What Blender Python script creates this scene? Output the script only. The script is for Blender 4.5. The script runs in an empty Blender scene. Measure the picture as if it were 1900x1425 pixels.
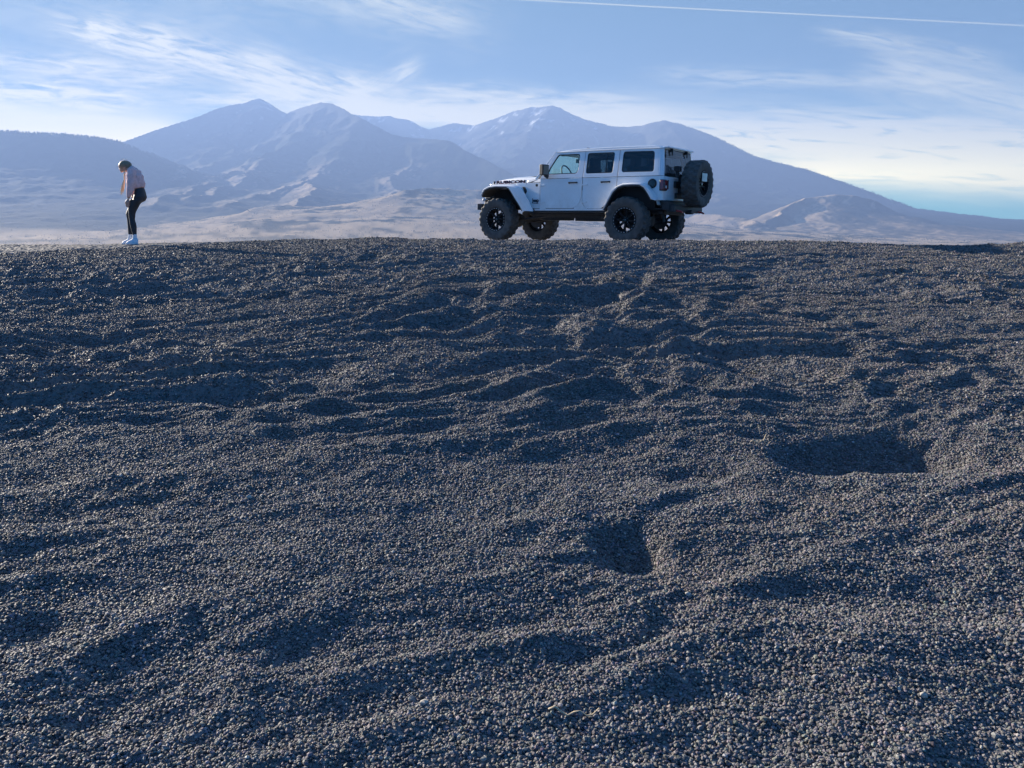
import bpy, bmesh, math, random
import numpy as np
from mathutils import Vector, Matrix, Quaternion
from mathutils.geometry import tessellate_polygon
R_ = math.radians
rng = np.random.default_rng(7); random.seed(7)
C = bpy.context.scene.collection
scn = bpy.context.scene

# ------------------------------------------------------------------ camera
FPX, HOR, EYE = 1500.0, 440.0, 1.55
PITCH = math.atan((712.5 - HOR) / FPX)
cam = bpy.data.cameras.new('camera'); camo = bpy.data.objects.new('camera', cam); C.objects.link(camo)
cam.sensor_width = 36; cam.lens = 36 * FPX / 1900; cam.clip_start = .05; cam.clip_end = 90000
camo.location = (0, 0, EYE); camo.rotation_euler = (math.pi / 2 - PITCH, 0, 0)
scn.camera = camo
scn.view_settings.view_transform = 'Standard'; scn.view_settings.look = 'None'
scn.view_settings.gamma = 1; scn.view_settings.use_curve_mapping = False
scn.view_settings.exposure = 2.4

def ray(px, py):
    a = (px - 950) / FPX; b = (712.5 - py) / FPX
    cp, sp = math.cos(PITCH), math.sin(PITCH)
    return np.array([a, cp + b * sp, -sp + b * cp])
def at(px, py, Y):
    d = ray(px, py); t = Y / d[1]
    return Vector((d[0] * t, Y, EYE + d[2] * t))
def azel(px, py):
    d = ray(px, py); d = d / np.linalg.norm(d)
    return math.degrees(math.atan2(d[0], d[1])), math.degrees(math.asin(d[2]))

# ------------------------------------------------------------------ sun + sky
SUN_AZ, SUN_EL = -53.0, 18.5            # degrees left of the view, above the horizon
sa, se = R_(SUN_AZ), R_(SUN_EL)
sdir = Vector((math.sin(sa) * math.cos(se), math.cos(sa) * math.cos(se), math.sin(se)))
sun = bpy.data.lights.new('sun', 'SUN'); suno = bpy.data.objects.new('sun', sun); C.objects.link(suno)
sun.energy = 5.0; sun.angle = R_(.55); sun.color = (1, .89, .74)
suno.rotation_euler = sdir.to_track_quat('Z', 'Y').to_euler()
world = bpy.data.worlds.new('World'); scn.world = world; world.use_nodes = True
nt = world.node_tree; N = nt.nodes; Lk = nt.links; N.clear()
out = N.new('ShaderNodeOutputWorld'); bg = N.new('ShaderNodeBackground'); Lk.new(bg.outputs[0], out.inputs[0])
bg.inputs[1].default_value = .058
sky = N.new('ShaderNodeTexSky'); sky.sky_type = 'NISHITA'; sky.sun_disc = False
sky.sun_elevation = se; sky.sun_rotation = sa; sky.altitude = 2200
sky.air_density = 1.0; sky.dust_density = .3; sky.ozone_density = 4.0

def mth(op, a, b=None, c=None, clamp=False):
    n = N.new('ShaderNodeMath'); n.operation = op; n.use_clamp = clamp
    for i, v in enumerate((a, b, c)):
        if v is None: continue
        if isinstance(v, (int, float)): n.inputs[i].default_value = v
        else: Lk.new(v, n.inputs[i])
    return n.outputs[0]
tc = N.new('ShaderNodeTexCoord'); sep = N.new('ShaderNodeSeparateXYZ'); Lk.new(tc.outputs['Generated'], sep.inputs[0])
AZ = mth('MULTIPLY', mth('ARCTAN2', sep.outputs[0], sep.outputs[1]), 180 / math.pi)
EL = mth('MULTIPLY', mth('ARCSINE', sep.outputs[2]), 180 / math.pi)
cmb = N.new('ShaderNodeCombineXYZ'); Lk.new(AZ, cmb.inputs[0]); Lk.new(EL, cmb.inputs[1])
def noise(vec, scale, detail=6, rough=.6, dist=0.):
    n = N.new('ShaderNodeTexNoise'); n.inputs['Scale'].default_value = scale; n.inputs['Detail'].default_value = detail
    n.inputs['Roughness'].default_value = rough; n.inputs['Distortion'].default_value = dist
    Lk.new(vec, n.inputs['Vector']); return n.outputs['Fac']
def streak(p0, p1, w, amp, bend=0., warp=1.0, su=.25, sv=1.6, lo=.38, hi=.68, seed=0., ends=.25, detail=6, soft=None):
    """a cirrus band from p0 to p1 (photo px of its ends turned into directions), half-width w degrees"""
    a0, e0 = azel(*p0); a1, e1 = azel(*p1)
    su *= 1.5; sv *= 1.8
    am, em = azel((p0[0] + p1[0]) / 2, (p0[1] + p1[1]) / 2)
    dx, dy = a1 - a0, e1 - e0; bend = bend + ((em - e0) * dx - (am - a0) * dy) / math.hypot(dx, dy)
    L = math.hypot(dx, dy); ca, sn = dx / L, dy / L
    x = mth('SUBTRACT', AZ, a0); y = mth('SUBTRACT', EL, e0)
    u = mth('ADD', mth('MULTIPLY', x, ca), mth('MULTIPLY', y, sn))
    v = mth('SUBTRACT', mth('MULTIPLY', y, ca), mth('MULTIPLY', x, sn))
    un = mth('DIVIDE', u, L)
    if bend: 
        q = mth('SUBTRACT', un, .5); v = mth('SUBTRACT', v, mth('MULTIPLY', mth('SUBTRACT', .25, mth('MULTIPLY', q, q)), 4 * bend))
    cv = N.new('ShaderNodeCombineXYZ'); Lk.new(mth('MULTIPLY', u, su), cv.inputs[0]); Lk.new(mth('MULTIPLY', v, sv), cv.inputs[1]); cv.inputs[2].default_value = seed
    if warp:
        wn = mth('MULTIPLY', mth('SUBTRACT', noise(cv.outputs[0], .45, 3, .5), .5), warp * w * 2.2)
        v = mth('ADD', v, wn)
    g = mth('POWER', 2.718, mth('MULTIPLY', mth('POWER', mth('ABSOLUTE', mth('DIVIDE', v, w)), 2.0), -1))
    e = mth('MULTIPLY', mth('DIVIDE', un, ends, clamp=True), mth('DIVIDE', mth('SUBTRACT', 1., un), ends, clamp=True))
    e = mth('MULTIPLY', mth('MULTIPLY', e, e), mth('SUBTRACT', 3., mth('MULTIPLY', e, 2.)))
    nf = noise(cv.outputs[0], 1.0, 8, .66, .8); amp = min(1.3, amp * 1.9); lo -= .02; hi -= .09
    nf = mth('DIVIDE', mth('SUBTRACT', nf, lo), hi - lo, clamp=True)
    return mth('MULTIPLY', mth('MULTIPLY', mth('MULTIPLY', g, e), nf), amp)
S = []
S.append(streak((40, 25), (640, 175), .95, .80, bend=.15, seed=1., su=.3))           # long feather, left
S.append(streak((400, 100), (800, 215), 1.35, .85, bend=-.5, seed=2., sv=1.3, warp=1.4))
S.append(streak((620, 205), (800, 110), .8, .42, seed=3., warp=1.6))
S.append(streak((-150, 100), (420, 150), .7, .50, seed=4.))
S.append(streak((-200, 165), (330, 190), 1.0, .62, seed=5., sv=1.3, lo=.38))
S.append(streak((-250, 222), (420, 252), 1.15, 1.05, seed=6., sv=1.2, lo=.2, hi=.45, warp=.5))   # bright bank left
S.append(streak((180, 180), (1250, 205), .65, .55, seed=7., sv=1.8))
S.append(streak((450, 205), (1350, 225), .75, 1.0, seed=8., sv=1.6, lo=.28, hi=.5))
S.append(streak((650, 165), (1300, 205), .7, .45, seed=9.))
S.append(streak((1080, 238), (2250, 300), 1.7, 1.05, seed=10., su=.14, sv=1.1, lo=.31, hi=.60, warp=.5, ends=.12))  # bank right
S.append(streak((1350, 300), (2300, 345), 1.0, .75, seed=11., su=.16, sv=1.1, lo=.28, hi=.6, warp=.5))
S.append(streak((1150, 135), (2000, 165), .55, .30, seed=12.))
S.append(streak((1480, 55), (1900, 130), .45, .34, bend=.2, seed=13.))
S.append(streak((1560, 120), (2100, 225), 1.3, .42, seed=14., su=.2, sv=1.3, lo=.3))
S.append(streak((1380, 208), (1620, 215), .3, .35, seed=15., sv=2.5))
S.append(streak((200, -60), (1000, 60), 1.8, .14, seed=16., sv=.8))
S.append(streak((560, -40), (900, 60), .8, .35, seed=17.))
S.append(streak((-200, 10), (500, 60), 1.8, .10, seed=18., sv=.8))
S.append(streak((700, -16), (2200, 64), .036, .36, bend=.0, warp=.25, su=1.2, sv=4., lo=.15, hi=.45, seed=19., ends=.02))   # the contrail
tot = S[0]
for s_ in S[1:]: tot = mth('SUBTRACT', 1., mth('MULTIPLY', mth('SUBTRACT', 1., tot, clamp=True), mth('SUBTRACT', 1., s_, clamp=True)))
# thin veil everywhere, thicker towards the sun
veil = mth('MULTIPLY', mth('MULTIPLY', mth('DIVIDE', mth('SUBTRACT', 30., AZ), 75., clamp=True), .05), mth('DIVIDE', mth('SUBTRACT', 120., mth('ABSOLUTE', AZ)), 45., clamp=True))
vn = N.new('ShaderNodeMapping'); vn.inputs['Scale'].default_value = (.05, .35, 1); vn.inputs['Rotation'].default_value = (0, 0, R_(12)); Lk.new(cmb.outputs[0], vn.inputs[0])
veil = mth('MULTIPLY', veil, mth('ADD', .45, noise(vn.outputs[0], 1.0, 5, .6)))
tot = mth('SUBTRACT', 1., mth('MULTIPLY', mth('SUBTRACT', 1., tot, clamp=True), mth('SUBTRACT', 1., veil, clamp=True)))
tot = mth('MULTIPLY', tot, mth('GREATER_THAN', sep.outputs[2], 0.))
LOWT = mth('DIVIDE', mth('SUBTRACT', 13., EL), 9., clamp=True); FRONT = mth('DIVIDE', mth('SUBTRACT', 100., mth('ABSOLUTE', AZ)), 45., clamp=True); LOWT = mth('MULTIPLY', mth('MULTIPLY', mth('MULTIPLY', LOWT, LOWT), LOWT), FRONT)
cc = N.new('ShaderNodeMix'); cc.data_type = 'RGBA'; cc.inputs[6].default_value = (4.9, 4.35, 2.7, 1); cc.inputs[7].default_value = (3.2, 3.2, 2.3, 1)
Lk.new(mth('DIVIDE', mth('ADD', AZ, 35.), 70., clamp=True), cc.inputs[0])
tint = N.new('ShaderNodeMix'); tint.data_type = 'RGBA'; tint.blend_type = 'MULTIPLY'; tint.inputs[0].default_value = 1
tint.inputs[7].default_value = (.048, .46, .60, 1); gam = N.new('ShaderNodeGamma'); gam.inputs[1].default_value = .30; Lk.new(sky.outputs[0], gam.inputs[0]); Lk.new(gam.outputs[0], tint.inputs[6])
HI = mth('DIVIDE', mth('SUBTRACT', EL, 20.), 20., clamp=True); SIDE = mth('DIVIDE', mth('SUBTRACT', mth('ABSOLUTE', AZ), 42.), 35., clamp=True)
OFFVIEW_BLUE = mth('MAXIMUM', HI, SIDE)      # blue added to unseen sky overhead and beside the view, to light the shade
def lowmul(sock, c, fac=None):      # air light near the horizon: brighter and clearer than overhead
    a = N.new('ShaderNodeMix'); a.data_type = 'RGBA'; a.inputs[6].default_value = (1, 1, 1, 1); a.inputs[7].default_value = (*c, 1); Lk.new(fac or LOWT, a.inputs[0])
    b = N.new('ShaderNodeMix'); b.data_type = 'RGBA'; b.blend_type = 'MULTIPLY'; b.inputs[0].default_value = 1; Lk.new(sock, b.inputs[6]); Lk.new(a.outputs[2], b.inputs[7]); return b.outputs[2]
mx = N.new('ShaderNodeMix'); mx.data_type = 'RGBA'; Lk.new(tot, mx.inputs[0]); Lk.new(lowmul(lowmul(tint.outputs[2], (13., 6.6, 3.7)), (1.0, 1.28, 2.4), OFFVIEW_BLUE), mx.inputs[6]); Lk.new(lowmul(cc.outputs[2], (5.0, 4.3, 2.75)), mx.inputs[7])
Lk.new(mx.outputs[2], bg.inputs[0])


# ------------------------------------------------------------------ helpers
def mat(name, col, rough=.6, metal=0., spec=.5, coat=0., noise_amt=0., nscale=20., bump=0., trans=0., attr=None, alpha=1.):
    m = bpy.data.materials.new(name); m.use_nodes = True; t = m.node_tree; b = t.nodes['Principled BSDF']
    b.inputs['Base Color'].default_value = (*col, 1); b.inputs['Roughness'].default_value = rough
    b.inputs['Metallic'].default_value = metal; b.inputs['Specular IOR Level'].default_value = spec
    b.inputs['Coat Weight'].default_value = coat; b.inputs['Coat Roughness'].default_value = .05
    b.inputs['Transmission Weight'].default_value = trans; b.inputs['Alpha'].default_value = alpha
    src = None
    if attr:
        a = t.nodes.new('ShaderNodeAttribute'); a.attribute_name = attr; src = a.outputs['Color']
        t.links.new(src, b.inputs['Base Color'])
    if noise_amt or bump:
        tcn = t.nodes.new('ShaderNodeTexCoord'); n = t.nodes.new('ShaderNodeTexNoise'); n.inputs['Scale'].default_value = nscale
        n.inputs['Detail'].default_value = 6; t.links.new(tcn.outputs['Object'], n.inputs['Vector'])
        if noise_amt:
            mr = t.nodes.new('ShaderNodeMapRange'); mr.inputs[1].default_value = .3; mr.inputs[2].default_value = .7
            mr.inputs[3].default_value = 1 - noise_amt; mr.inputs[4].default_value = 1 + noise_amt
            t.links.new(n.outputs['Fac'], mr.inputs[0])
            mm = t.nodes.new('ShaderNodeMix'); mm.data_type = 'RGBA'; mm.blend_type = 'MULTIPLY'; mm.inputs[0].default_value = 1
            if src: t.links.new(src, mm.inputs[6])
            else: mm.inputs[6].default_value = (*col, 1)
            t.links.new(mr.outputs[0], mm.inputs[7]); t.links.new(mm.outputs[2], b.inputs['Base Color'])
        if bump:
            bp = t.nodes.new('ShaderNodeBump'); bp.inputs['Strength'].default_value = bump; bp.inputs['Distance'].default_value = .01
            t.links.new(n.outputs['Fac'], bp.inputs['Height']); t.links.new(bp.outputs[0], b.inputs['Normal'])
    return m

def npmesh(name, V, F, m, parent=None, cols=None, smooth=False):
    """V (n,3) float, F (k,3|4) int -> one mesh object, fast"""
    me = bpy.data.meshes.new(name); V = np.ascontiguousarray(V, np.float32); F = np.ascontiguousarray(F, np.int32)
    k, w = F.shape
    me.vertices.add(len(V)); me.vertices.foreach_set('co', V.ravel())
    me.loops.add(k * w); me.loops.foreach_set('vertex_index', F.ravel())
    me.polygons.add(k); me.polygons.foreach_set('loop_start', np.arange(0, k * w, w, dtype=np.int32))
    me.polygons.foreach_set('use_smooth', np.full(k, smooth))
    me.update(calc_edges=True)
    if cols is not None:
        at_ = me.color_attributes.new('Col', 'FLOAT_COLOR', 'POINT')
        c4 = np.ones((len(V), 4), np.float32); c4[:, :3] = cols; at_.data.foreach_set('color', c4.ravel())
    me.materials.append(m)
    o = bpy.data.objects.new(name, me); C.objects.link(o)
    if parent: o.parent = parent
    return o

def hsh(ix, iy, s):
    h = (ix.astype(np.int64) * 374761393 + iy.astype(np.int64) * 668265263 + s * 974634777) & 0xffffffff
    h = ((h ^ (h >> 13)) * 1274126177) & 0xffffffff
    h = h ^ (h >> 16)
    return h.astype(np.float64) / 4294967295.0
def pn(x, y, s=0):
    """2-D gradient noise, about -1..1"""
    x = np.asarray(x, float); y = np.asarray(y, float)
    ix = np.floor(x).astype(np.int64); iy = np.floor(y).astype(np.int64); fx = x - ix; fy = y - iy
    def g(a, b):
        t = hsh(ix + a, iy + b, s) * 2 * np.pi; return np.cos(t) * (fx - a) + np.sin(t) * (fy - b)
    u = fx * fx * fx * (fx * (fx * 6 - 15) + 10); v = fy * fy * fy * (fy * (fy * 6 - 15) + 10)
    return 1.5 * ((g(0, 0) * (1 - u) + g(1, 0) * u) * (1 - v) + (g(0, 1) * (1 - u) + g(1, 1) * u) * v)
def fbm(x, y, s=0, o=4, gain=.5):
    r = 0; a = 1.
    for i in range(o): r = r + a * pn(x, y, s + i * 13); x = x * 2.03 + 5.1; y = y * 2.03 + 1.7; a *= gain
    return r
def ridged(x, y, s=0, o=4, gain=.5):
    r = 0; a = 1.
    for i in range(o): r = r + a * (1 - 2 * np.abs(pn(x, y, s + i * 13))); x = x * 2.03 + 3.1; y = y * 2.03 + 7.7; a *= gain
    return r
def sstep(a, b, x):
    t = np.clip((x - a) / (b - a), 0, 1); return t * t * (3 - 2 * t)

# ------------------------------------------------------------------ cinder ground
SKY_X = np.array([-900, -300, 0, 240, 440, 560, 640, 670, 700, 735, 760, 880, 980, 1060, 1090, 1120, 1180, 1300, 1380, 1440, 1480, 1520, 1600, 1700, 1760, 1800, 1850, 1900, 2300, 3000])
SKY_Y = np.array([460, 455, 451, 450, 446, 443, 442.5, 439.5, 438.5, 439, 442, 443.5, 445, 446, 443.5, 446, 445, 446, 445.5, 446.5, 444.5, 447, 450, 455, 456, 455, 452, 450, 455, 460])
def yc_of(X): return 14.9 - 2.0 * sstep(-3.6, -.4, np.asarray(X, float))
PITS = []
def add_pit(px, py, wpx, depth, asp=.8):
    PITS.append((px, py, wpx, depth, asp))
for p_ in [(1550, 838, 190, .095, .45), (1670, 832, 190, .10, .5), (1168, 1003, 125, .075, .72), (1175, 662, 140, .10, .8), (160, 635, 240, .06, .35), (60, 1150, 110, .03, .7),
           (90, 880, 150, .025, .45), (560, 700, 200, .06, .4), (860, 700, 200, .06, .4), (1340, 665, 170, .09, .5),
           (1560, 650, 90, .07, .6), (840, 620, 200, .09, .4), (480, 553, 120, .07, .6), (670, 480, 110, .05, .6), (870, 555, 130, .07, .6), (1080, 640, 170, .09, .5),
           (290, 905, 100, .02, .5), (1720, 985, 170, .018, .35), (1290, 870, 160, .032, .4),            (330, 650, 140, .07, .5), (560, 1190, 170, .02, .5), (300, 775, 120, .03, .6),
           (1240, 597, 90, .06, .6), (1130, 560, 80, .05, .6), (1590, 475, 130, .05, .5)]:
    add_pit(*p_)
for (a_, b_) in [(1135, 600), (1150, 580), (1165, 562), (1178, 545), (1186, 528), (1192, 512), (1198, 497), (1204, 482), (1210, 468)]: add_pit(a_, b_, 34, .045, 1.2)
def base_h(X, Y):
    X = np.asarray(X, float); Y = np.asarray(Y, float)
    px = 950 + FPX * X / np.maximum(Y, 6) 
    YC = yc_of(X)
    crest = EYE - (np.interp(950 + FPX * X / YC, SKY_X, SKY_Y) - HOR) / FPX * YC
    t = np.clip(Y / YC, -3, 1)
    z = crest * (t + .10 * t * (1 - t))                      # slope up to the crest, slightly convex
    z = np.where(Y < 0, crest * 1.1 * Y / YC, z)
    past = np.clip(Y - YC, 0, None)
    flat = crest - .055 * sstep(0, 1.2, past) + 0 * z
    fall = .14 * np.clip(Y - 21, 0, None) * sstep(21, 30, Y)
    z = np.where(Y > YC, flat - fall, z)
    return z
def px_ground(px, py):
    d = ray(px, py); o = np.array([0, 0, EYE])
    t = 1.5
    for k in range(4000):
        p = o + d * t
        if p[2] < base_h(p[0], p[1]): return p
        t *= 1.002
    return p
PIT = []
for (px, py, w, dep, asp) in PITS:
    p = px_ground(px, py); PIT.append((p[0], p[1], max(.10, w / FPX * p[1] * .5), dep, asp))
def undul(X, Y):
    # trampled, wind-worn ripples running left-right, a little tilted
    c, s = math.cos(R_(14)), math.sin(R_(14))
    U = X * c + Y * s; W = -X * s + Y * c
    U = U + .35 * pn(X * .9, Y * .9, 91); W = W + .28 * pn(X * .8 + 9, Y * .8, 92)
    amp = .55 + .55 * sstep(-.4, .5, pn(X * .35, Y * .35, 5))
    edge = (.62 + .38 * sstep(2.6, 5.2, Y)) * (1 - .72 * sstep(9.5, 14.3, Y)) * (1 - .55 * sstep(14, 15, Y))
    rip = sstep(3.6, 5.2, Y) * (1 - .55 * sstep(9, 13, Y)) * (1 - .45 * sstep(1.0, 3.5, X)) * (.55 + .75 * sstep(-.5, .4, pn(X * .33, Y * .33, 5)))
    near = 1 - sstep(3.4, 5.0, Y)
    crestf = 1 - .6 * sstep(12, 15, Y)
    z = .070 * rip * crestf * (ridged(U * .90, W * 2.3, 11, 1) + .34 * ridged(U * 1.9, W * 4.2, 21, 1))
    z = z + .026 * near * (ridged(U * 1.0, W * 2.0, 12, 1) - .4) + .016 * fbm(X * .6, Y * .7, 17, 2) * crestf
    z = z + (.010 + .012 * rip) * ridged(U * 2.4, W * 4.6, 23, 2) * crestf + .006 * fbm(X * 7, Y * 8, 31, 2)
    z = z - .035
    wob = fbm(X * 2.2, Y * 2.2, 88, 2)
    for (x0, y0, r, dep, asp) in PIT:
        ry = r * asp + .06
        q = ((X - x0) / r) ** 2 + ((Y - y0) / ry) ** 2
        m = q < 9
        if not np.any(m): continue
        q = q * (1 + .35 * wob); z = np.where(m, z - dep * 1.2 * np.exp(-np.maximum(q, 0) ** 1.7), z)
    # tyre track running up to the right rear wheel
    return z
def ground_h(X, Y):
    return base_h(X, Y) + undul(X, Y) * 1.0

m_cinder = mat('cinder', (.05, .05, .052), rough=.75, spec=.35, attr='Col', noise_amt=.25, nscale=40)
m_stone = mat('cinder_stone', (.05, .05, .05), rough=.66, spec=.3, attr='Col')
def tint_cols(X, Y, n=None):
    k = fbm(X * .7, Y * .7, 71, 3)
    rd = sstep(.1, .8, k)[:, None]
    base = np.array([.126, .120, .118]) * (1 - rd) + np.array([.138, .124, .116]) * rd
    return base
NA, NR = 1150, 1500
ang = np.linspace(R_(-50), R_(50), NA); rr = np.geomspace(3.0, 26.0, NR)   # apex 1.5 m behind the camera
AA, RR = np.meshgrid(ang, rr); OX, OY = 0., -1.5
GX = (OX + RR * np.sin(AA)).ravel(); GY = (OY + RR * np.cos(AA)).ravel()
GZ = ground_h(GX, GY)
def worley(x, y, s):
    ix = np.floor(x).astype(np.int64); iy = np.floor(y).astype(np.int64); best = np.full(x.shape, 9.); val = np.zeros(x.shape)
    for a in (-1, 0, 1):
        for b in (-1, 0, 1):
            cx = ix + a + hsh(ix + a, iy + b, s); cy = iy + b + hsh(ix + a, iy + b, s + 1)
            d = (x - cx) ** 2 + (y - cy) ** 2; m = d < best
            best = np.where(m, d, best); val = np.where(m, hsh(ix + a, iy + b, s + 2), val)
    return best, val
d1, v1 = worley(GX * 62, GY * 62, 3); GZ = GZ + (.008 * np.sqrt(np.clip(.7 - d1, 0, 1)) * (.3 + v1) - .006)
d2, v2 = worley(GX * 26, GY * 26, 8); GZ = GZ + (.006 * np.sqrt(np.clip(.6 - d2, 0, 1)) * np.clip(v2 - .45, 0, 1) * 2)
del d1, v1, d2, v2
idx = (np.arange(NR - 1)[:, None] * NA + np.arange(NA - 1)[None, :]).ravel()
F = np.stack([idx, idx + 1, idx + NA + 1, idx + NA], 1)
V = np.stack([GX, GY, GZ], 1); cols = tint_cols(GX, GY)
# the wide coarse sheet of the same hill around it
gx = np.linspace(-70, 70, 281); gy = np.linspace(-40, 70, 221); XX, YY = np.meshgrid(gx, gy)
XX = XX.ravel(); YY = YY.ravel(); ZZ = ground_h(XX, YY)
th = np.arctan2(XX - OX, YY - OY); rd = np.hypot(XX - OX, YY - OY)
inside = (np.abs(th) < R_(49)) & (rd > 3.2) & (rd < 25.5)
ZZ = np.where(inside, ZZ - .35, ZZ - .02)
ii = (np.arange(220)[:, None] * 281 + np.arange(280)[None, :]).ravel(); F2 = np.stack([ii, ii + 1, ii + 282, ii + 281], 1)
ground = npmesh('ground', np.vstack([V, np.stack([XX, YY, ZZ], 1)]), np.vstack([F, F2 + len(V)]), m_cinder, cols=np.vstack([cols, tint_cols(XX, YY)]))
ground['kind'] = 'structure'
del V, F, GX, GY, GZ, cols

# loose cinders
def ico():
    bm = bmesh.new(); bmesh.ops.create_icosphere(bm, subdivisions=1, radius=1); v = np.array([x.co[:] for x in bm.verts]); f = np.array([[q.index for q in p.verts] for p in bm.faces]); bm.free(); return v, f
def octa():
    v = np.array([[1, 0, 0], [-1, 0, 0], [0, 1, 0], [0, -1, 0], [0, 0, 1], [0, 0, -1.]]); f = np.array([[0, 2, 4], [2, 1, 4], [1, 3, 4], [3, 0, 4], [2, 0, 5], [1, 2, 5], [3, 1, 5], [0, 3, 5]]); return v, f
def scatter(n, r0, r1, rad, sig, proto, half=R_(41), nvar=40, sink=.25):
    pv, pf = proto; k = len(pv)
    r = np.sqrt(rng.uniform(r0 ** 2, r1 ** 2, n)); a = rng.uniform(-half, half, n)
    x = r * np.sin(a); y = r * np.cos(a)
    s = rad * np.exp(rng.normal(0, sig, n)); s = np.minimum(s, rad * 3.2) * (1 + .13 * fbm(x * .9, y * 1.3, 77, 3))
    z = ground_h(x, y) + s * rng.uniform(-sink, 1.1, n)
    var = []
    for i in range(nvar):
        w = pv * rng.uniform(.72, 1.28, (k, 1)); w = w * rng.uniform(.7, 1.25, 3)
        q = Quaternion(Vector(rng.normal(size=3)).normalized(), rng.uniform(0, 6.28)).to_matrix(); var.append(w @ np.array(q).T)
    var = np.array(var); vi = rng.integers(0, nvar, n); 
    th = rng.uniform(0, 6.283, n); c, s_ = np.cos(th)[:, None], np.sin(th)[:, None]
    w = var[vi]; wx = w[:, :, 0] * c - w[:, :, 1] * s_; wy = w[:, :, 0] * s_ + w[:, :, 1] * c
    Vv = np.stack([x[:, None] + wx * s[:, None], y[:, None] + wy * s[:, None], z[:, None] + w[:, :, 2] * s[:, None] * .85], 2).reshape(-1, 3)
    Ff = (pf[None] + (np.arange(n) * k)[:, None, None]).reshape(-1, 3)
    col = tint_cols(x, y) * np.exp(rng.normal(0, .32, n))[:, None] * (1 + rng.normal(0, .06, (n, 3)))
    pale = rng.random(n) < .0008; col[pale] = np.array([.24, .22, .18]) * rng.uniform(.6, 1.4, (pale.sum(), 1))
    return Vv, Ff, np.repeat(np.clip(col, .01, .6), k, 0)
parts = [scatter(420000, 1.75, 5.2, .0050, .2, ico()), scatter(260000, 5.0, 9.0, .0063, .22, octa()), scatter(260000, 8.8, 15.6, .0080, .27, octa())]
off = 0; VV = []; FF = []; CC = []
for v_, f_, c_ in parts: VV.append(v_); FF.append(f_ + off); CC.append(c_); off += len(v_)
gravel = npmesh('cinder_gravel', np.vstack(VV), np.vstack(FF), m_stone, cols=np.vstack(CC)); gravel['kind'] = 'stuff'
gravel['label'] = 'loose black volcanic cinder gravel covering the slope'
del VV, FF, CC, parts

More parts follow.
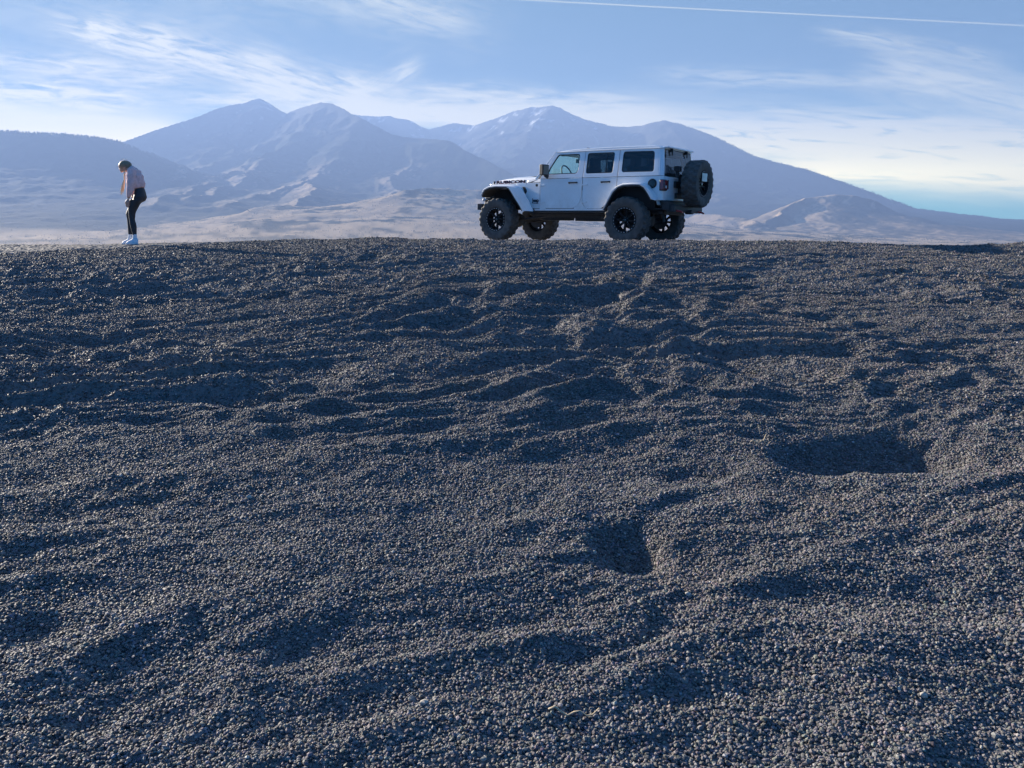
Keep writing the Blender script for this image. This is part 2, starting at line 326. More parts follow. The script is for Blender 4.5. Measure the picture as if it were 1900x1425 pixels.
# ------------------------------------------------------------------ plain + mountains, one terrain of real size
def P3(px, py, D):
    p = at(px, py, D); return (p.x, D, p.z)
RIDGES = [  # (decay length per metre of height, polyline in photo px + distance in m)
 (1.75, [(-500, 235, 7600), (-200, 240, 7400), (0, 243, 7200), (60, 247, 7200), (120, 250, 7250), (170, 255, 7300), (215, 263, 7400), (280, 290, 7500), (350, 335, 7600), (430, 372, 7600), (520, 392, 7500)], 'f'),
 (1.5, [(200, 268, 9200), (230, 262, 9500), (300, 238, 9900), (360, 220, 10300), (420, 200, 10700), (450, 193, 10900), (480, 183, 11000), (500, 193, 11100), (530, 212, 11200)], 'm'),
 (1.45, [(530, 212, 11300), (560, 200, 10800), (580, 194, 10500), (595, 192, 10300), (612, 194, 10200), (630, 202, 10000), (650, 212, 9700), (671, 222, 9500), (700, 237, 9400), (728, 251, 9300), (769, 259, 9100), (840, 268, 8700), (863, 281, 8500), (897, 295, 8300), (930, 312, 8000), (1000, 350, 7500), (1060, 385, 7100)], 'm'),
 (1.4, [(630, 208, 12600), (662, 213, 12900), (700, 216, 13000), (725, 215, 13000), (735, 219, 13000), (755, 221, 13000), (765, 225, 13000), (780, 234, 13000), (795, 240, 13000), (815, 235, 13000), (842, 228, 13000), (862, 230, 12900), (880, 232, 12800), (915, 221, 12500), (950, 207, 12300), (970, 203, 12100), (985, 199, 12000), (1005, 199, 11900), (1025, 197, 11800), (1040, 202, 11800), (1060, 212, 11800), (1080, 221, 11800), (1100, 228, 11800), (1135, 236, 11700), (1165, 236, 11500), (1190, 233, 11300), (1212, 228, 11100), (1235, 225, 11000), (1252, 231, 10900), (1270, 237, 10800), (1300, 247, 10600), (1330, 258, 10400), (1365, 273, 10200), (1400, 290, 10000), (1450, 303, 9800), (1500, 315, 9600), (1550, 332, 9400), (1600, 350, 9200), (1650, 369, 9000), (1700, 386, 8900), (1750, 400, 8800), (1800, 411, 8800), (1860, 411, 8800), (1900, 413, 8800), (2100, 418, 8800), (2500, 425, 8800)], 'm'),
 (.62, [(480, 184, 10900), (455, 222, 10100), (415, 262, 9200), (370, 305, 8500), (330, 340, 8000)], 's'),
 (.60, [(595, 193, 10200), (575, 232, 9500), (540, 278, 8700), (480, 305, 8100), (420, 330, 7600), (360, 362, 7000), (300, 388, 6600)], 's'),
 (.60, [(664, 222, 9500), (645, 262, 8900), (625, 300, 8300), (600, 335, 7700), (560, 352, 7300), (500, 368, 6900), (420, 392, 6500)], 's'),
 (.55, [(600, 335, 7700), (575, 372, 7000), (530, 395, 6500), (470, 410, 6200)], 's'),
 (.55, [(540, 278, 8700), (480, 322, 7900), (430, 352, 7300), (385, 380, 6800)], 's'),
 (.60, [(769, 259, 9100), (760, 300, 8300), (745, 345, 7400), (720, 380, 6700)], 's'),
 (.70, [(1025, 198, 11700), (1000, 240, 11000), (975, 270, 10500), (950, 300, 10000)], 's'),
 (.60, [(1100, 229, 11700), (1080, 262, 11000), (1060, 300, 10200), (1040, 345, 9200)], 's'),
 (.70, [(1235, 226, 10900), (1262, 280, 9900), (1300, 330, 8800), (1330, 375, 7600)], 's'),
 (3.0, [(980, 352, 5600), (900, 353, 5400), (840, 350, 5300), (780, 349, 5200), (735, 354, 5100), (690, 375, 5000), (640, 395, 4900), (590, 415, 4800)], 'g'),
 (2.6, [(800, 350, 5200), (750, 395, 4700), (690, 425, 4300)], 'g'),
 (2.6, [(880, 358, 5300), (860, 395, 4800), (830, 425, 4400)], 'g'),
 (2.5, [(1290, 396, 6500), (1330, 398, 6300), (1370, 404, 6200), (1400, 410, 6000)], 'g'),
 (1.9, [(1500, 368, 6600), (1530, 361, 6600), (1560, 361, 6600), (1600, 369, 6600)], 'c'),
 (1.0, [(1500, 368, 6600), (1455, 392, 6200), (1420, 408, 6000)], 'c'),
]
def plain_h(X, Y):
    az = np.degrees(np.arctan2(X, np.maximum(Y, 1))); D = np.hypot(X, Y)
    left = 1 - sstep(-12, 16, az)
    g = np.interp(D, [0, 60, 150, 500, 1600, 3000, 6200, 9000, 20000], [-2, -8, -20, -60, -75, -55, 60, 120, 200])
    g = g + left * np.interp(D, [0, 3000, 6200, 20000], [0, 10, 20, 30]) - (1 - left) * np.interp(D, [0, 3000, 6500, 9000], [0, 10, 70, 60])
    return g
def masses(X, Y, tags, pl, Xw, Yw):
    best = np.zeros_like(X); dist = np.full(X.shape, 1e9); kind = np.zeros(X.shape, int)
    for (kL, pts, tag) in RIDGES:
        if tag not in tags: continue
        P = [P3(*p) for p in pts]; xs, ys = (X, Y) if tag in 'fm' else (Xw, Yw)
        h = np.zeros_like(X); dd = np.full(X.shape, 1e9)
        for a, b in zip(P[:-1], P[1:]):
            ex, ey = b[0] - a[0], b[1] - a[1]; l2 = ex * ex + ey * ey
            t = np.clip(((xs - a[0]) * ex + (ys - a[1]) * ey) / l2, 0, 1)
            d = np.hypot(xs - a[0] - t * ex, ys - a[1] - t * ey)
            H = np.maximum(a[2] + t * (b[2] - a[2]) - pl, 5.); Ld = np.maximum(kL * H, 120.)
            hh = H * (np.exp(-d / Ld) * 1.06 - .06); m = hh > h; h = np.where(m, hh, h); dd = np.where(m, d, dd)
        m = h > best; best = np.where(m, h, best); dist = np.where(m, dd, dist); kind = np.where(m, {'f': 1, 'm': 2, 'g': 4, 'c': 5}[tag], kind)
    return best, dist, kind
SPURS = []
for (kL, pts, tag) in RIDGES:      # spur lines lie on the big slopes: find where each sighted point meets them
    if tag != 's': continue
    P = []
    for (px, py, D) in pts:
        Dk = np.arange(3500., 13000., 40.); q = ray(px, py); x = q[0] / q[1] * Dk; z = EYE + q[2] / q[1] * Dk
        pl = plain_h(x, Dk); g = pl + masses(x, Dk, 'fm', pl, x, Dk)[0]; hit = np.nonzero(g > z - 25)[0]
        k = hit[0] if len(hit) else int((D - 3500) / 40); P.append((x[k], Dk[k]))
    SPURS.append((kL, P))
def terr(X, Y):
    pl = plain_h(X, Y)
    Xw = X + 110 * fbm(X / 900, Y / 900, 41, 3); Yw = Y + 110 * fbm(X / 900 + 7, Y / 900, 42, 3)
    best, dist, kind = masses(X, Y, 'fmgc', pl, Xw, Yw)
    spur = np.zeros_like(X)
    for kL, P in SPURS:
        for i, (a, b) in enumerate(zip(P[:-1], P[1:])):
            ex, ey = b[0] - a[0], b[1] - a[1]; l2 = ex * ex + ey * ey + 1
            t = np.clip(((Xw - a[0]) * ex + (Yw - a[1]) * ey) / l2, 0, 1); d = np.hypot(Xw - a[0] - t * ex, Yw - a[1] - t * ey)
            n = len(P) - 1; u = (i + t) / n
            spur = np.maximum(spur, np.exp(-d / 260.) * np.minimum(1, u * 4 + .15) * (1.15 - .55 * u))
    best = best + 105 * spur
    kind = np.where((spur > .30) & (kind != 4), 3, kind)
    er = ridged(Xw / 620, Yw / 620, 51, 5, .52)
    dist = dist * (1 - .6 * spur); sat = 1 - np.exp(-dist / 260.); depth = np.clip(best, 0, 900) ** .85 * .30 * np.where(kind >= 4, .35, 1.)
    z = pl + best - sat * depth * (1.15 - er) * .55
    z = z + 5. * fbm(X / 90, Y / 90, 61, 3) * sstep(40, 300, best) + 7 * fbm(X / 260, Y / 260, 62, 4) * (1 - sstep(100, 500, best)) * sstep(800, 3000, Y)
    z = np.maximum(z, pl - 20)
    return z, best, dist, kind, er, spur
NA2, ND = 1150, 620
az_ = np.linspace(R_(-44), R_(48), NA2); dd_ = np.concatenate([np.geomspace(55, 4000, 130, endpoint=False), np.linspace(4000, 14500, ND - 130)])
A2, D2 = np.meshgrid(az_, dd_); TX = (D2 * np.tan(A2)).ravel(); TY = D2.ravel()
TZ, Tb, Td, Tk, Te, Tp = terr(TX, TY)
# flora and snow
gz = TZ.reshape(ND, NA2); X2 = TX.reshape(ND, NA2); Y2 = TY.reshape(ND, NA2)
dzx = np.gradient(gz, axis=1) / np.gradient(X2, axis=1); dzy = (np.gradient(gz, axis=0) / np.gradient(Y2, axis=0))
slope = np.hypot(dzx, dzy).ravel(); facex = -dzx.ravel()
n1 = fbm(TX / 420, TY / 420, 81, 5); n2 = fbm(TX / 90, TY / 90, 82, 4)
forest = np.array([.018, .025, .019]); grass = np.array([.38, .285, .185]); rock = np.array([.06, .058, .055]); snow = np.array([.80, .82, .85])
low = (1 - sstep(12, 60, Tb + 40 * n1)) * (1 - .75 * sstep(6, 13, np.degrees(np.arctan2(TX, TY))))
gr = low * (.25 + .75 * sstep(-.5, .25, n1 + .5 * n2 + .12))
gr = np.maximum(gr, sstep(-.6, .0, n1 + .6 * n2) * (Tk == 4) * .85)
gr = np.maximum(gr, (Tk == 5) * (.25 + .65 * sstep(-.05, .12, -facex)) * (.6 + .4 * sstep(-.4, .4, n1 + .7 * n2)))  # cone grass, heavier on the left: its sunlit side put into colour
gr = np.maximum(gr, np.clip((Tp - .28) * 2.4, 0, 1) * sstep(-.02, .18, -facex + .10) * (1 - sstep(420, 700, Tb)) * sstep(-1.3, .0, n1 + .6 * n2) * .85)
gr = np.clip(gr * (Tk != 1) + (Tk == 1) * (1 - sstep(12, 35, Tb)) * .9, 0, 1)[:, None]
colT = forest * (1 - gr) + grass * gr
rk = (sstep(900, 1300, TZ + 200 * n1) * .8)[:, None]; colT = colT * (1 - rk) + rock * rk
gul = sstep(.10, .55, -Te + .9 * n2 + .62)
sn = sstep(700, 1000, TZ + 120 * n1) * gul * (sstep(10800, 11600, TY) * .95 + .35 * sstep(9000, 9500, TY) * sstep(.25, .6, facex))
sn = np.clip(sn * .55 * sstep(-.15, .45, fbm(TX / 130, TY / 160, 85, 4)), 0, 1)[:, None]; colT = colT * (1 - sn) + snow * sn
colT = colT * (1 + .25 * n2[:, None])
ii = (np.arange(ND - 1)[:, None] * NA2 + np.arange(NA2 - 1)[None, :]).ravel(); FT = np.stack([ii, ii + 1, ii + NA2 + 1, ii + NA2], 1)
m_terr = mat('mountain_land', (.1, .1, .1), rough=.95, spec=.05, attr='Col')
Vt = np.stack([TX, TY, TZ], 1)
terrain = npmesh('mountain_terrain', Vt, FT, m_terr, cols=np.clip(colT, 0, 1), smooth=True); terrain['kind'] = 'structure'
# far-off conifers that read as a dark stipple on the slopes and along the near skyline
def woods():
    X = []; Y = []; Hh = []
    n = 26000; az = rng.uniform(R_(-34), R_(34), n); D = rng.uniform(2600, 7200, n); x = D * np.tan(az); y = D
    z, b, d_, k, e, p = terr(x, y); q = fbm(x / 300, y / 300, 95, 4)
    keep = (q > -.15) & (b < 500) & (rng.random(n) < np.where(k == 4, .9, .30)); X.append(x[keep]); Y.append(y[keep]); Hh.append(rng.uniform(.7, 1.5, keep.sum()) * D[keep] / 1000)
    P = [P3(*p) for p in RIDGES[0][1]]; n = 2600
    t = rng.uniform(0, len(P) - 1.001, n); i = t.astype(int); f = t - i; P = np.array(P)
    x = P[i, 0] * (1 - f) + P[i + 1, 0] * f; y = P[i, 1] * (1 - f) + P[i + 1, 1] * f + rng.uniform(-60, 60, n); X.append(x); Y.append(y); Hh.append(rng.uniform(8, 24, n))
    P = np.array([P3(*p) for p in RIDGES[3][1]])[28:44]; n = 2200
    t = rng.uniform(0, len(P) - 1.001, n); i = t.astype(int); f = t - i
    x = P[i, 0] * (1 - f) + P[i + 1, 0] * f; y = P[i, 1] * (1 - f) + P[i + 1, 1] * f + rng.uniform(-60, 60, n); X.append(x); Y.append(y); Hh.append(rng.uniform(6, 16, n))
    x = np.concatenate(X); y = np.concatenate(Y); h = np.concatenate(Hh); z = terr(x, y)[0] - 1; n = len(x)
    V = np.zeros((n, 6, 3)); a0 = rng.uniform(0, 6, n)
    for j in range(5):
        a = a0 + j * 2 * np.pi / 5; rj = h * rng.uniform(.22, .42, n); V[:, j, 0] = x + np.cos(a) * rj; V[:, j, 1] = y + np.sin(a) * rj; V[:, j, 2] = z + h * rng.uniform(0, .25, n)
    V[:, 5, 0] = x; V[:, 5, 1] = y; V[:, 5, 2] = z + h
    f = np.array([[j, (j + 1) % 5, 5] for j in range(5)]); F = (f[None] + (np.arange(n) * 6)[:, None, None]).reshape(-1, 3)
    o = npmesh('distant_forest', V.reshape(-1, 3), F, mat('conifer', (.028, .038, .024), rough=.9, spec=.1, noise_amt=.3, nscale=.01)); o['kind'] = 'stuff'
    o['label'] = 'far-off conifers dotting the lower slopes and skyline'
woods()

# ------------------------------------------------------------------ object helpers
class MB:
    def __init__(s): s.v = []; s.f = []
    def add(s, v, f):
        o = len(s.v); s.v += [tuple(map(float, p)) for p in v]; s.f += [tuple(i + o for i in q) for q in f]; return s
    def box(s, c, d, rot=None, taper=None):
        cx, cy, cz = c; dx, dy, dz = [q / 2 for q in d]; v = []
        for z in (-1, 1):
            for (a, b) in ((-1, -1), (1, -1), (1, 1), (-1, 1)):
                k = 1 if (z < 0 or not taper) else taper
                p = Vector((a * dx * k, b * dy * k, z * dz)); p = rot @ p if rot else p; v.append((p.x + cx, p.y + cy, p.z + cz))
        return s.add(v, [(3, 2, 1, 0), (4, 5, 6, 7), (0, 1, 5, 4), (1, 2, 6, 5), (2, 3, 7, 6), (3, 0, 4, 7)])
    def tube(s, pts, r, n=8, cap=True, closed=False):
        P = [Vector(p) for p in pts]; k = len(P); rr_ = r if isinstance(r, (list, tuple)) else [r] * k; v = []; up = Vector((.13, .21, 1)).normalized()
        for i, p in enumerate(P):
            if closed: t = P[(i + 1) % k] - P[i - 1]
            else: t = (P[min(i + 1, k - 1)] - P[max(i - 1, 0)])
            t.normalize(); a = t.cross(up)
            if a.length < .2: a = t.cross(Vector((1, 0, 0)))
            a.normalize(); b = t.cross(a)
            for j in range(n): th = 2 * math.pi * j / n; v.append(p + (a * math.cos(th) + b * math.sin(th)) * rr_[i])
        f = []
        for i in range(k if closed else k - 1):
            for j in range(n): f.append((i * n + j, i * n + (j + 1) % n, ((i + 1) % k) * n + (j + 1) % n, ((i + 1) % k) * n + j))
        if cap and not closed: f.append(tuple(range(n))[::-1]); f.append(tuple((k - 1) * n + j for j in range(n)))
        return s.add([tuple(q) for q in v], f)
    def lathe(s, prof, n=48, axis='y', c=(0, 0, 0), fn=None, closed=False):
        """prof: (radius, along-axis); revolved round the axis"""
        v = []
        for j in range(n):
            th = 2 * math.pi * j / n; ct, st = math.cos(th), math.sin(th)
            for i, (r, h) in enumerate(prof):
                if fn: r, h = fn(i, j, r, h)
                if axis == 'y': v.append((c[0] + r * ct, c[1] + h, c[2] + r * st))
                elif axis == 'x': v.append((c[0] + h, c[1] + r * ct, c[2] + r * st))
                else: v.append((c[0] + r * ct, c[1] + r * st, c[2] + h))
        k = len(prof); f = []
        for j in range(n):
            for i in range(k - 1 if not closed else k): 
                i2 = (i + 1) % k; f.append((j * k + i, j * k + i2, ((j + 1) % n) * k + i2, ((j + 1) % n) * k + i))
        return s.add(v, f)
    def build(s, name, m, parent=None, smooth=None, bevel=0., loc=None, mirror=False):
        me = bpy.data.meshes.new(name); me.from_pydata(s.v, [], s.f); me.materials.append(m)
        bm = bmesh.new(); bm.from_mesh(me); bmesh.ops.remove_doubles(bm, verts=bm.verts, dist=1e-5); bmesh.ops.recalc_face_normals(bm, faces=bm.faces)
        bm.to_mesh(me); bm.free()
        o = bpy.data.objects.new(name, me); C.objects.link(o)
        if parent is not None: o.parent = parent
        if loc: o.location = loc
        if bevel:
            b = o.modifiers.new('bevel', 'BEVEL'); b.width = bevel; b.segments = 2; b.limit_method = 'ANGLE'; b.angle_limit = R_(35)
        if smooth:
            me.polygons.foreach_set('use_smooth', [True] * len(me.polygons)); me.set_sharp_from_angle(angle=R_(smooth))
        return o
def thing(name, label, cat, loc, rot=None, group=None):
    o = bpy.data.objects.new(name, None); C.objects.link(o); o.location = loc
    if rot is not None: o.rotation_euler = rot
    o['label'] = label; o['category'] = cat
    if group: o['group'] = group
    return o
def part_empty(name, parent, loc=(0, 0, 0), rot=(0, 0, 0)):
    o = bpy.data.objects.new(name, None); C.objects.link(o); o.parent = parent; o.location = loc; o.rotation_euler = rot; return o
def rounded(pts, r, seg=4):
    n = len(pts); outp = []
    for i in range(n):
        rad = r[i] if isinstance(r, (list, tuple)) else r
        p = Vector(pts[i]); a = Vector(pts[i - 1]) - p; b = Vector(pts[(i + 1) % n]) - p
        if rad <= 0: outp.append((p.x, p.y)); continue
        k = min(rad, a.length * .45, b.length * .45); pa = p + a.normalized() * k; pb = p + b.normalized() * k
        for j in range(seg + 1):
            t = j / seg; q = pa * (1 - t) ** 2 + p * 2 * t * (1 - t) + pb * t * t; outp.append((q.x, q.y))
    return outp
def panel(outer, holes, yf, th, side=1, mb=None):
    """a flat panel in (x, z) with holes, laid at y = yf(x, z) * side, thickness th inwards"""
    mb = mb or MB(); loops = [outer] + list(holes)
    tris = tessellate_polygon([[Vector((x, z, 0)) for x, z in lp] for lp in loops]); flat = [p for lp in loops for p in lp]
    v = [(x, yf(x, z) * side, z) for x, z in flat] + [(x, (yf(x, z) - th) * side, z) for x, z in flat]; n = len(flat)
    f = [tuple(t) for t in tris] + [(t[2] + n, t[1] + n, t[0] + n) for t in tris]; o = 0
    for lp in loops:
        k = len(lp)
        for i in range(k): a, b = o + i, o + (i + 1) % k; f.append((a, b, b + n, a + n))
        o += k
    return mb.add(v, f)
def text_mesh(txt, name, m, parent, size, ext, loc, rot, sx=1., offset=0., shear=0.):
    cu = bpy.data.curves.new(name, 'FONT'); cu.body = txt; cu.size = size; cu.extrude = ext; cu.offset = offset; cu.shear = shear; cu.resolution_u = 3
    cu.align_x = 'CENTER'; cu.align_y = 'CENTER'
    tmp = bpy.data.objects.new('tmp', cu); C.objects.link(tmp); bpy.context.view_layer.update()
    me = bpy.data.meshes.new_from_object(tmp.evaluated_get(bpy.context.evaluated_depsgraph_get())); me.name = name
    bpy.data.objects.remove(tmp); me.materials.clear(); me.materials.append(m)
    o = bpy.data.objects.new(name, me); C.objects.link(o); o.parent = parent; o.location = loc; o.rotation_euler = rot; o.scale = (sx, 1, 1)
    return o

# ------------------------------------------------------------------ materials
M = dict(
 paint=mat('white_paint', (.80, .80, .80), rough=.28, coat=.9, noise_amt=.03, nscale=3),
 black=mat('black_plastic', (.022, .022, .024), rough=.55, noise_amt=.2, nscale=30),
 gloss=mat('black_gloss', (.012, .012, .014), rough=.2, coat=.5),
 liner=mat('wheel_well', (.010, .010, .011), rough=.9),
 steel=mat('chassis_steel', (.03, .03, .032), rough=.6, noise_amt=.4, nscale=12),
 bright=mat('machined_metal', (.32, .32, .33), rough=.4, metal=1),
 rubber=mat('tyre_rubber', (.078, .072, .066), rough=.75, noise_amt=.35, nscale=9, bump=.3),
 rim=mat('rim_black', (.010, .010, .011), rough=.75, spec=.2),
 tint=None, clear=None,
 red=mat('red_paint', (.45, .03, .03), rough=.4),
 lens=mat('red_lens', (.22, .012, .015), rough=.15, coat=1),
 amber=mat('lamp_clear', (.7, .7, .68), rough=.12, coat=1),
 seat=mat('seat_cloth', (.045, .045, .05), rough=.85, noise_amt=.2, nscale=40),
 beige=mat('seat_panel', (.22, .20, .17), rough=.8),
 plate=mat('licence_plate', (.62, .66, .60), rough=.4, noise_amt=.12, nscale=22),
 spring=mat('spring_steel', (.12, .12, .13), rough=.45, metal=.3),
)
def dusty(m):       # road dust thrown up over the sills and lower doors
    t = m.node_tree; b = t.nodes['Principled BSDF']; src = b.inputs['Base Color'].links[0].from_socket
    c = t.nodes.new('ShaderNodeTexCoord'); sp = t.nodes.new('ShaderNodeSeparateXYZ'); t.links.new(c.outputs['Object'], sp.inputs[0])
    g = t.nodes.new('ShaderNodeMapRange'); g.inputs[1].default_value = 1.12; g.inputs[2].default_value = .60; g.inputs[3].default_value = 0; g.inputs[4].default_value = .42; t.links.new(sp.outputs[2], g.inputs[0])
    n = t.nodes.new('ShaderNodeTexNoise'); n.inputs['Scale'].default_value = 5; n.inputs['Detail'].default_value = 8; n.inputs['Roughness'].default_value = .7; t.links.new(c.outputs['Object'], n.inputs['Vector'])
    r = t.nodes.new('ShaderNodeMapRange'); r.inputs[1].default_value = .35; r.inputs[2].default_value = .7; t.links.new(n.outputs['Fac'], r.inputs[0])
    k = t.nodes.new('ShaderNodeMath'); k.operation = 'MULTIPLY'; t.links.new(g.outputs[0], k.inputs[0]); t.links.new(r.outputs[0], k.inputs[1])
    mx_ = t.nodes.new('ShaderNodeMix'); mx_.data_type = 'RGBA'; t.links.new(k.outputs[0], mx_.inputs[0]); t.links.new(src, mx_.inputs[6]); mx_.inputs[7].default_value = (.36, .31, .27, 1); t.links.new(mx_.outputs[2], b.inputs['Base Color'])
dusty(M['paint'])
def glassmat(name, col, alpha):
    m = bpy.data.materials.new(name); m.use_nodes = True; t = m.node_tree; t.nodes.clear()
    o = t.nodes.new('ShaderNodeOutputMaterial'); g = t.nodes.new('ShaderNodeBsdfGlossy'); g.inputs['Roughness'].default_value = .02; g.inputs['Color'].default_value = (1, 1, 1, 1)
    tr = t.nodes.new('ShaderNodeBsdfTransparent'); tr.inputs['Color'].default_value = (*col, 1)
    lw = t.nodes.new('ShaderNodeLayerWeight'); lw.inputs['Blend'].default_value = .5; pw = t.nodes.new('ShaderNodeMath'); pw.operation = 'POWER'; pw.inputs[1].default_value = 4; t.links.new(lw.outputs['Facing'], pw.inputs[0])
    fr = t.nodes.new('ShaderNodeMath'); fr.operation = 'MULTIPLY_ADD'; fr.inputs[1].default_value = .9; fr.inputs[2].default_value = .05; t.links.new(pw.outputs[0], fr.inputs[0]); mxs = t.nodes.new('ShaderNodeMixShader')
    t.links.new(fr.outputs[0], mxs.inputs[0]); t.links.new(tr.outputs[0], mxs.inputs[1]); t.links.new(g.outputs[0], mxs.inputs[2]); t.links.new(mxs.outputs[0], o.inputs[0]); return m
M['tint'] = glassmat('privacy_glass', (.34, .40, .44), .2); M['clear'] = glassmat('clear_glass', (.88, 1.0, .95), .1)

# ------------------------------------------------------------------ the white off-road wagon
YAW, TILT, RT = .6213, R_(1.0), .432
jz = EYE + .3118
ROT = Matrix(((-math.cos(YAW), -math.sin(YAW), 0), (math.sin(YAW), -math.cos(YAW), 0), (0, 0, 1))) @ Matrix(((math.cos(TILT), 0, -math.sin(TILT)), (0, 1, 0), (math.sin(TILT), 0, math.cos(TILT))))
hub = Vector((2.6266, 16.1794, jz)); base = hub + ROT @ Vector((0, 0, -RT))
car = thing('off_road_wagon', 'white four-door off-road wagon with big knobbly tyres parked on the cinder crest', 'off-road car', base, ROT.to_euler())

def side_y(x, z):          # body side: upright below the belt, leaning in above it
    return .757 if z <= 1.236 else .757 - (z - 1.236) * .165
WB = 3.008
def wheel_at(loc, rot, name='wheel', full=True):
    w = part_empty(name, car, loc, rot)
    tw = .155                                   # half width; +y is the outer face
    prof = [(.236, .112), (.255, .135), (.30, .150), (.345, .153), (.385, .150), (.402, .149), (.416, .140), (.424, .118), (.426, .075), (.427, .072), (.427, .005), (.427, -.005), (.427, -.072), (.426, -.075), (.424, -.118), (.416, -.140), (.402, -.149), (.385, -.150), (.345, -.153), (.30, -.150), (.255, -.135), (.236, -.112), (.228, -.09), (.228, .09)]
    nS = 132
    def fn(i, j, r, h):
        ph = j % 6; lug = 0.
        if i in (5, 6, 7, 8): lug = .010 if ph in (0, 1, 2) else -.008
        elif i in (13, 14, 15, 16): lug = .010 if ph in (3, 4, 5) else -.008
        elif i in (9, 10): lug = .007 if ph in (2, 3, 4) else -.006
        elif i in (11, 12): lug = .007 if ph in (5, 0, 1) else -.006
        elif i in (4, 17): h = h + math.copysign(.005 if (j % 12) < 5 else 0, h); 
        return r + lug, h + (math.copysign(.004, h) if (lug > 0 and i in (5, 16)) else 0)
    t = MB(); t.lathe(prof, nS, 'y', fn=fn, closed=True)
    t.build('tyre', M['rubber'], w, smooth=28)
    r = MB()
    r.lathe([(.236, .110), (.240, .118), (.225, .122), (.205, .112), (.200, .060), (.196, -.06), (.222, -.10), (.236, -.11), (.228, -.085), (.205, -.05), (.208, .05), (.215, .10)], 48, 'y', closed=True)
    r.lathe([(0.001, .075), (.055, .075), (.075, .068), (.082, .055), (.082, .03), (.001, .03)], 24, 'y')
    for k in range(8):
        th = 2 * math.pi * (k + .5) / 8; ct, st = math.cos(th), math.sin(th)
        def q(rd, wd, y): return (rd * ct - wd * st, y, rd * st + wd * ct)
        v = [q(.07, -.020, .070), q(.07, .020, .070), q(.203, .026, .085), q(.203, -.026, .085), q(.07, -.016, .035), q(.07, .016, .035), q(.203, .022, .05), q(.203, -.022, .05)]
        r.add(v, [(0, 1, 2, 3), (7, 6, 5, 4), (0, 4, 5, 1), (1, 5, 6, 2), (2, 6, 7, 3), (3, 7, 4, 0)])
    r.build('rim', M['rim'], w, smooth=40)
    if full:
        b = MB(); b.lathe([(.2385, .117), (.2385, .127), (.232, .131), (.219, .131), (.212, .127), (.214, .117)], 96, 'y', closed=True, fn=lambda i, j, r, h: (r, h + .005 * (j % 4 == 0) * (i in (2, 3))))
        br = b.build('beadlock_ring', M['rim'], w, smooth=20); br.data.materials.append(M['bright'])
        for pg_ in br.data.polygons:
            ys_ = [br.data.vertices[i].co.y for i in pg_.vertices]
            if max(ys_) > .1345 and sum(q > .1305 for q in ys_) == 4: pg_.material_index = 1
        b = MB(); b.lathe([(.001, .096), (.028, .094), (.034, .082), (.034, .07)], 16, 'y')
        for k in range(5): th = 2 * math.pi * k / 5 + .3; b.lathe([(.001, .086), (.010, .086), (.011, .07)], 6, 'y', c=(.058 * math.cos(th), 0, .058 * math.sin(th)))
        b.build('hub_cap', M['gloss'], w, smooth=40)
    return w
for x in (0, WB):
    for s_ in (1, -1):
        wheel_at((x, .775 * s_, RT), (0, R_(17 * (x + s_)), 0 if s_ > 0 else math.pi))
# brakes, axles, springs, frame -- all under the body
for x in (0, WB):
    u = MB()
    u.tube([(x, -.66, RT), (x, .66, RT)], .045, 10); u.lathe([(.001, -.16), (.10, -.15), (.15, -.06), (.15, .06), (.10, .15), (.001, .16)], 16, 'x', c=(x, .12 if x else 0., RT))
    u.build('axle', M['steel'], car, smooth=40)
for x in (0, WB):
    for s_ in (1, -1):
        u = MB(); u.lathe([(.001, .62), (.155, .62), (.158, .635), (.155, .65), (.001, .65)], 28, 'y', c=(x, 0 if s_ > 0 else -1.27, RT)); u.build('brake_disc', M['steel'], car, smooth=40)
u = MB()
for s_ in (1, -1):
    u.tube([(-.62, .44 * s_, .70), (-.25, .44 * s_, .72), (0, .44 * s_, .78), (.35, .44 * s_, .66), (.6, .44 * s_, .56), (2.35, .44 * s_, .56), (2.6, .44 * s_, .68), (3.0, .42 * s_, .74), (3.5, .42 * s_, .70)], .055, 8)
u.box((1.5, 0, .505), (1.75, .80, .05)); u.box((1.05, -.05, .50), (.9, .5, .16)); u.box((2.0, .05, .53), (.55, .4, .2)); u.box((.62, -.2, .60), (.5, .55, .2)); u.box((-.42, .0, .62), (.3, .86, .12))
u.tube([(WB, .1, RT), (1.9, .05, .50)], .025, 8); u.tube([(0, 0, RT), (1.1, .05, .50)], .03, 8); u.tube([(2.98, .5, .40), (2.0, .42, .52)], .022, 8); u.tube([(2.98, -.5, .40), (2.0, -.42, .52)], .022, 8)
u.tube([(.03, .5, .42), (.85, .42, .54)], .022, 8); u.tube([(.03, -.5, .42), (.85, -.42, .54)], .022, 8)
u.build('chassis', M['steel'], car, bevel=.006)
u = MB(); u.tube([(-.50, -.5, .62), (-.50, .42, .62)], .075, 12); u.tube([(-.5, .36, .60), (-.58, .56, .58)], .03, 8); u.build('exhaust_muffler', M['steel'], car, smooth=40)
for x in (0.02, WB):
    for s_ in (1, -1):
        u = MB(); u.tube([(x + .04 * math.cos(a), .47 * s_ + .055 * math.sin(a), .47 + .0125 * a) for a in np.linspace(0, 26, 90)], .009, 6)
        u.build('coil_spring', M['spring'], car, smooth=60)
        u = MB(); xs = x - .22 if x > 1 else x - .16; u.tube([(xs, .52 * s_, .42), (xs + .03, .48 * s_, .62)], .034, 10); u.tube([(xs + .03, .48 * s_, .62), (xs + .05, .46 * s_, .84)], .018, 8); u.build('shock_absorber', M['spring'], car, smooth=50)
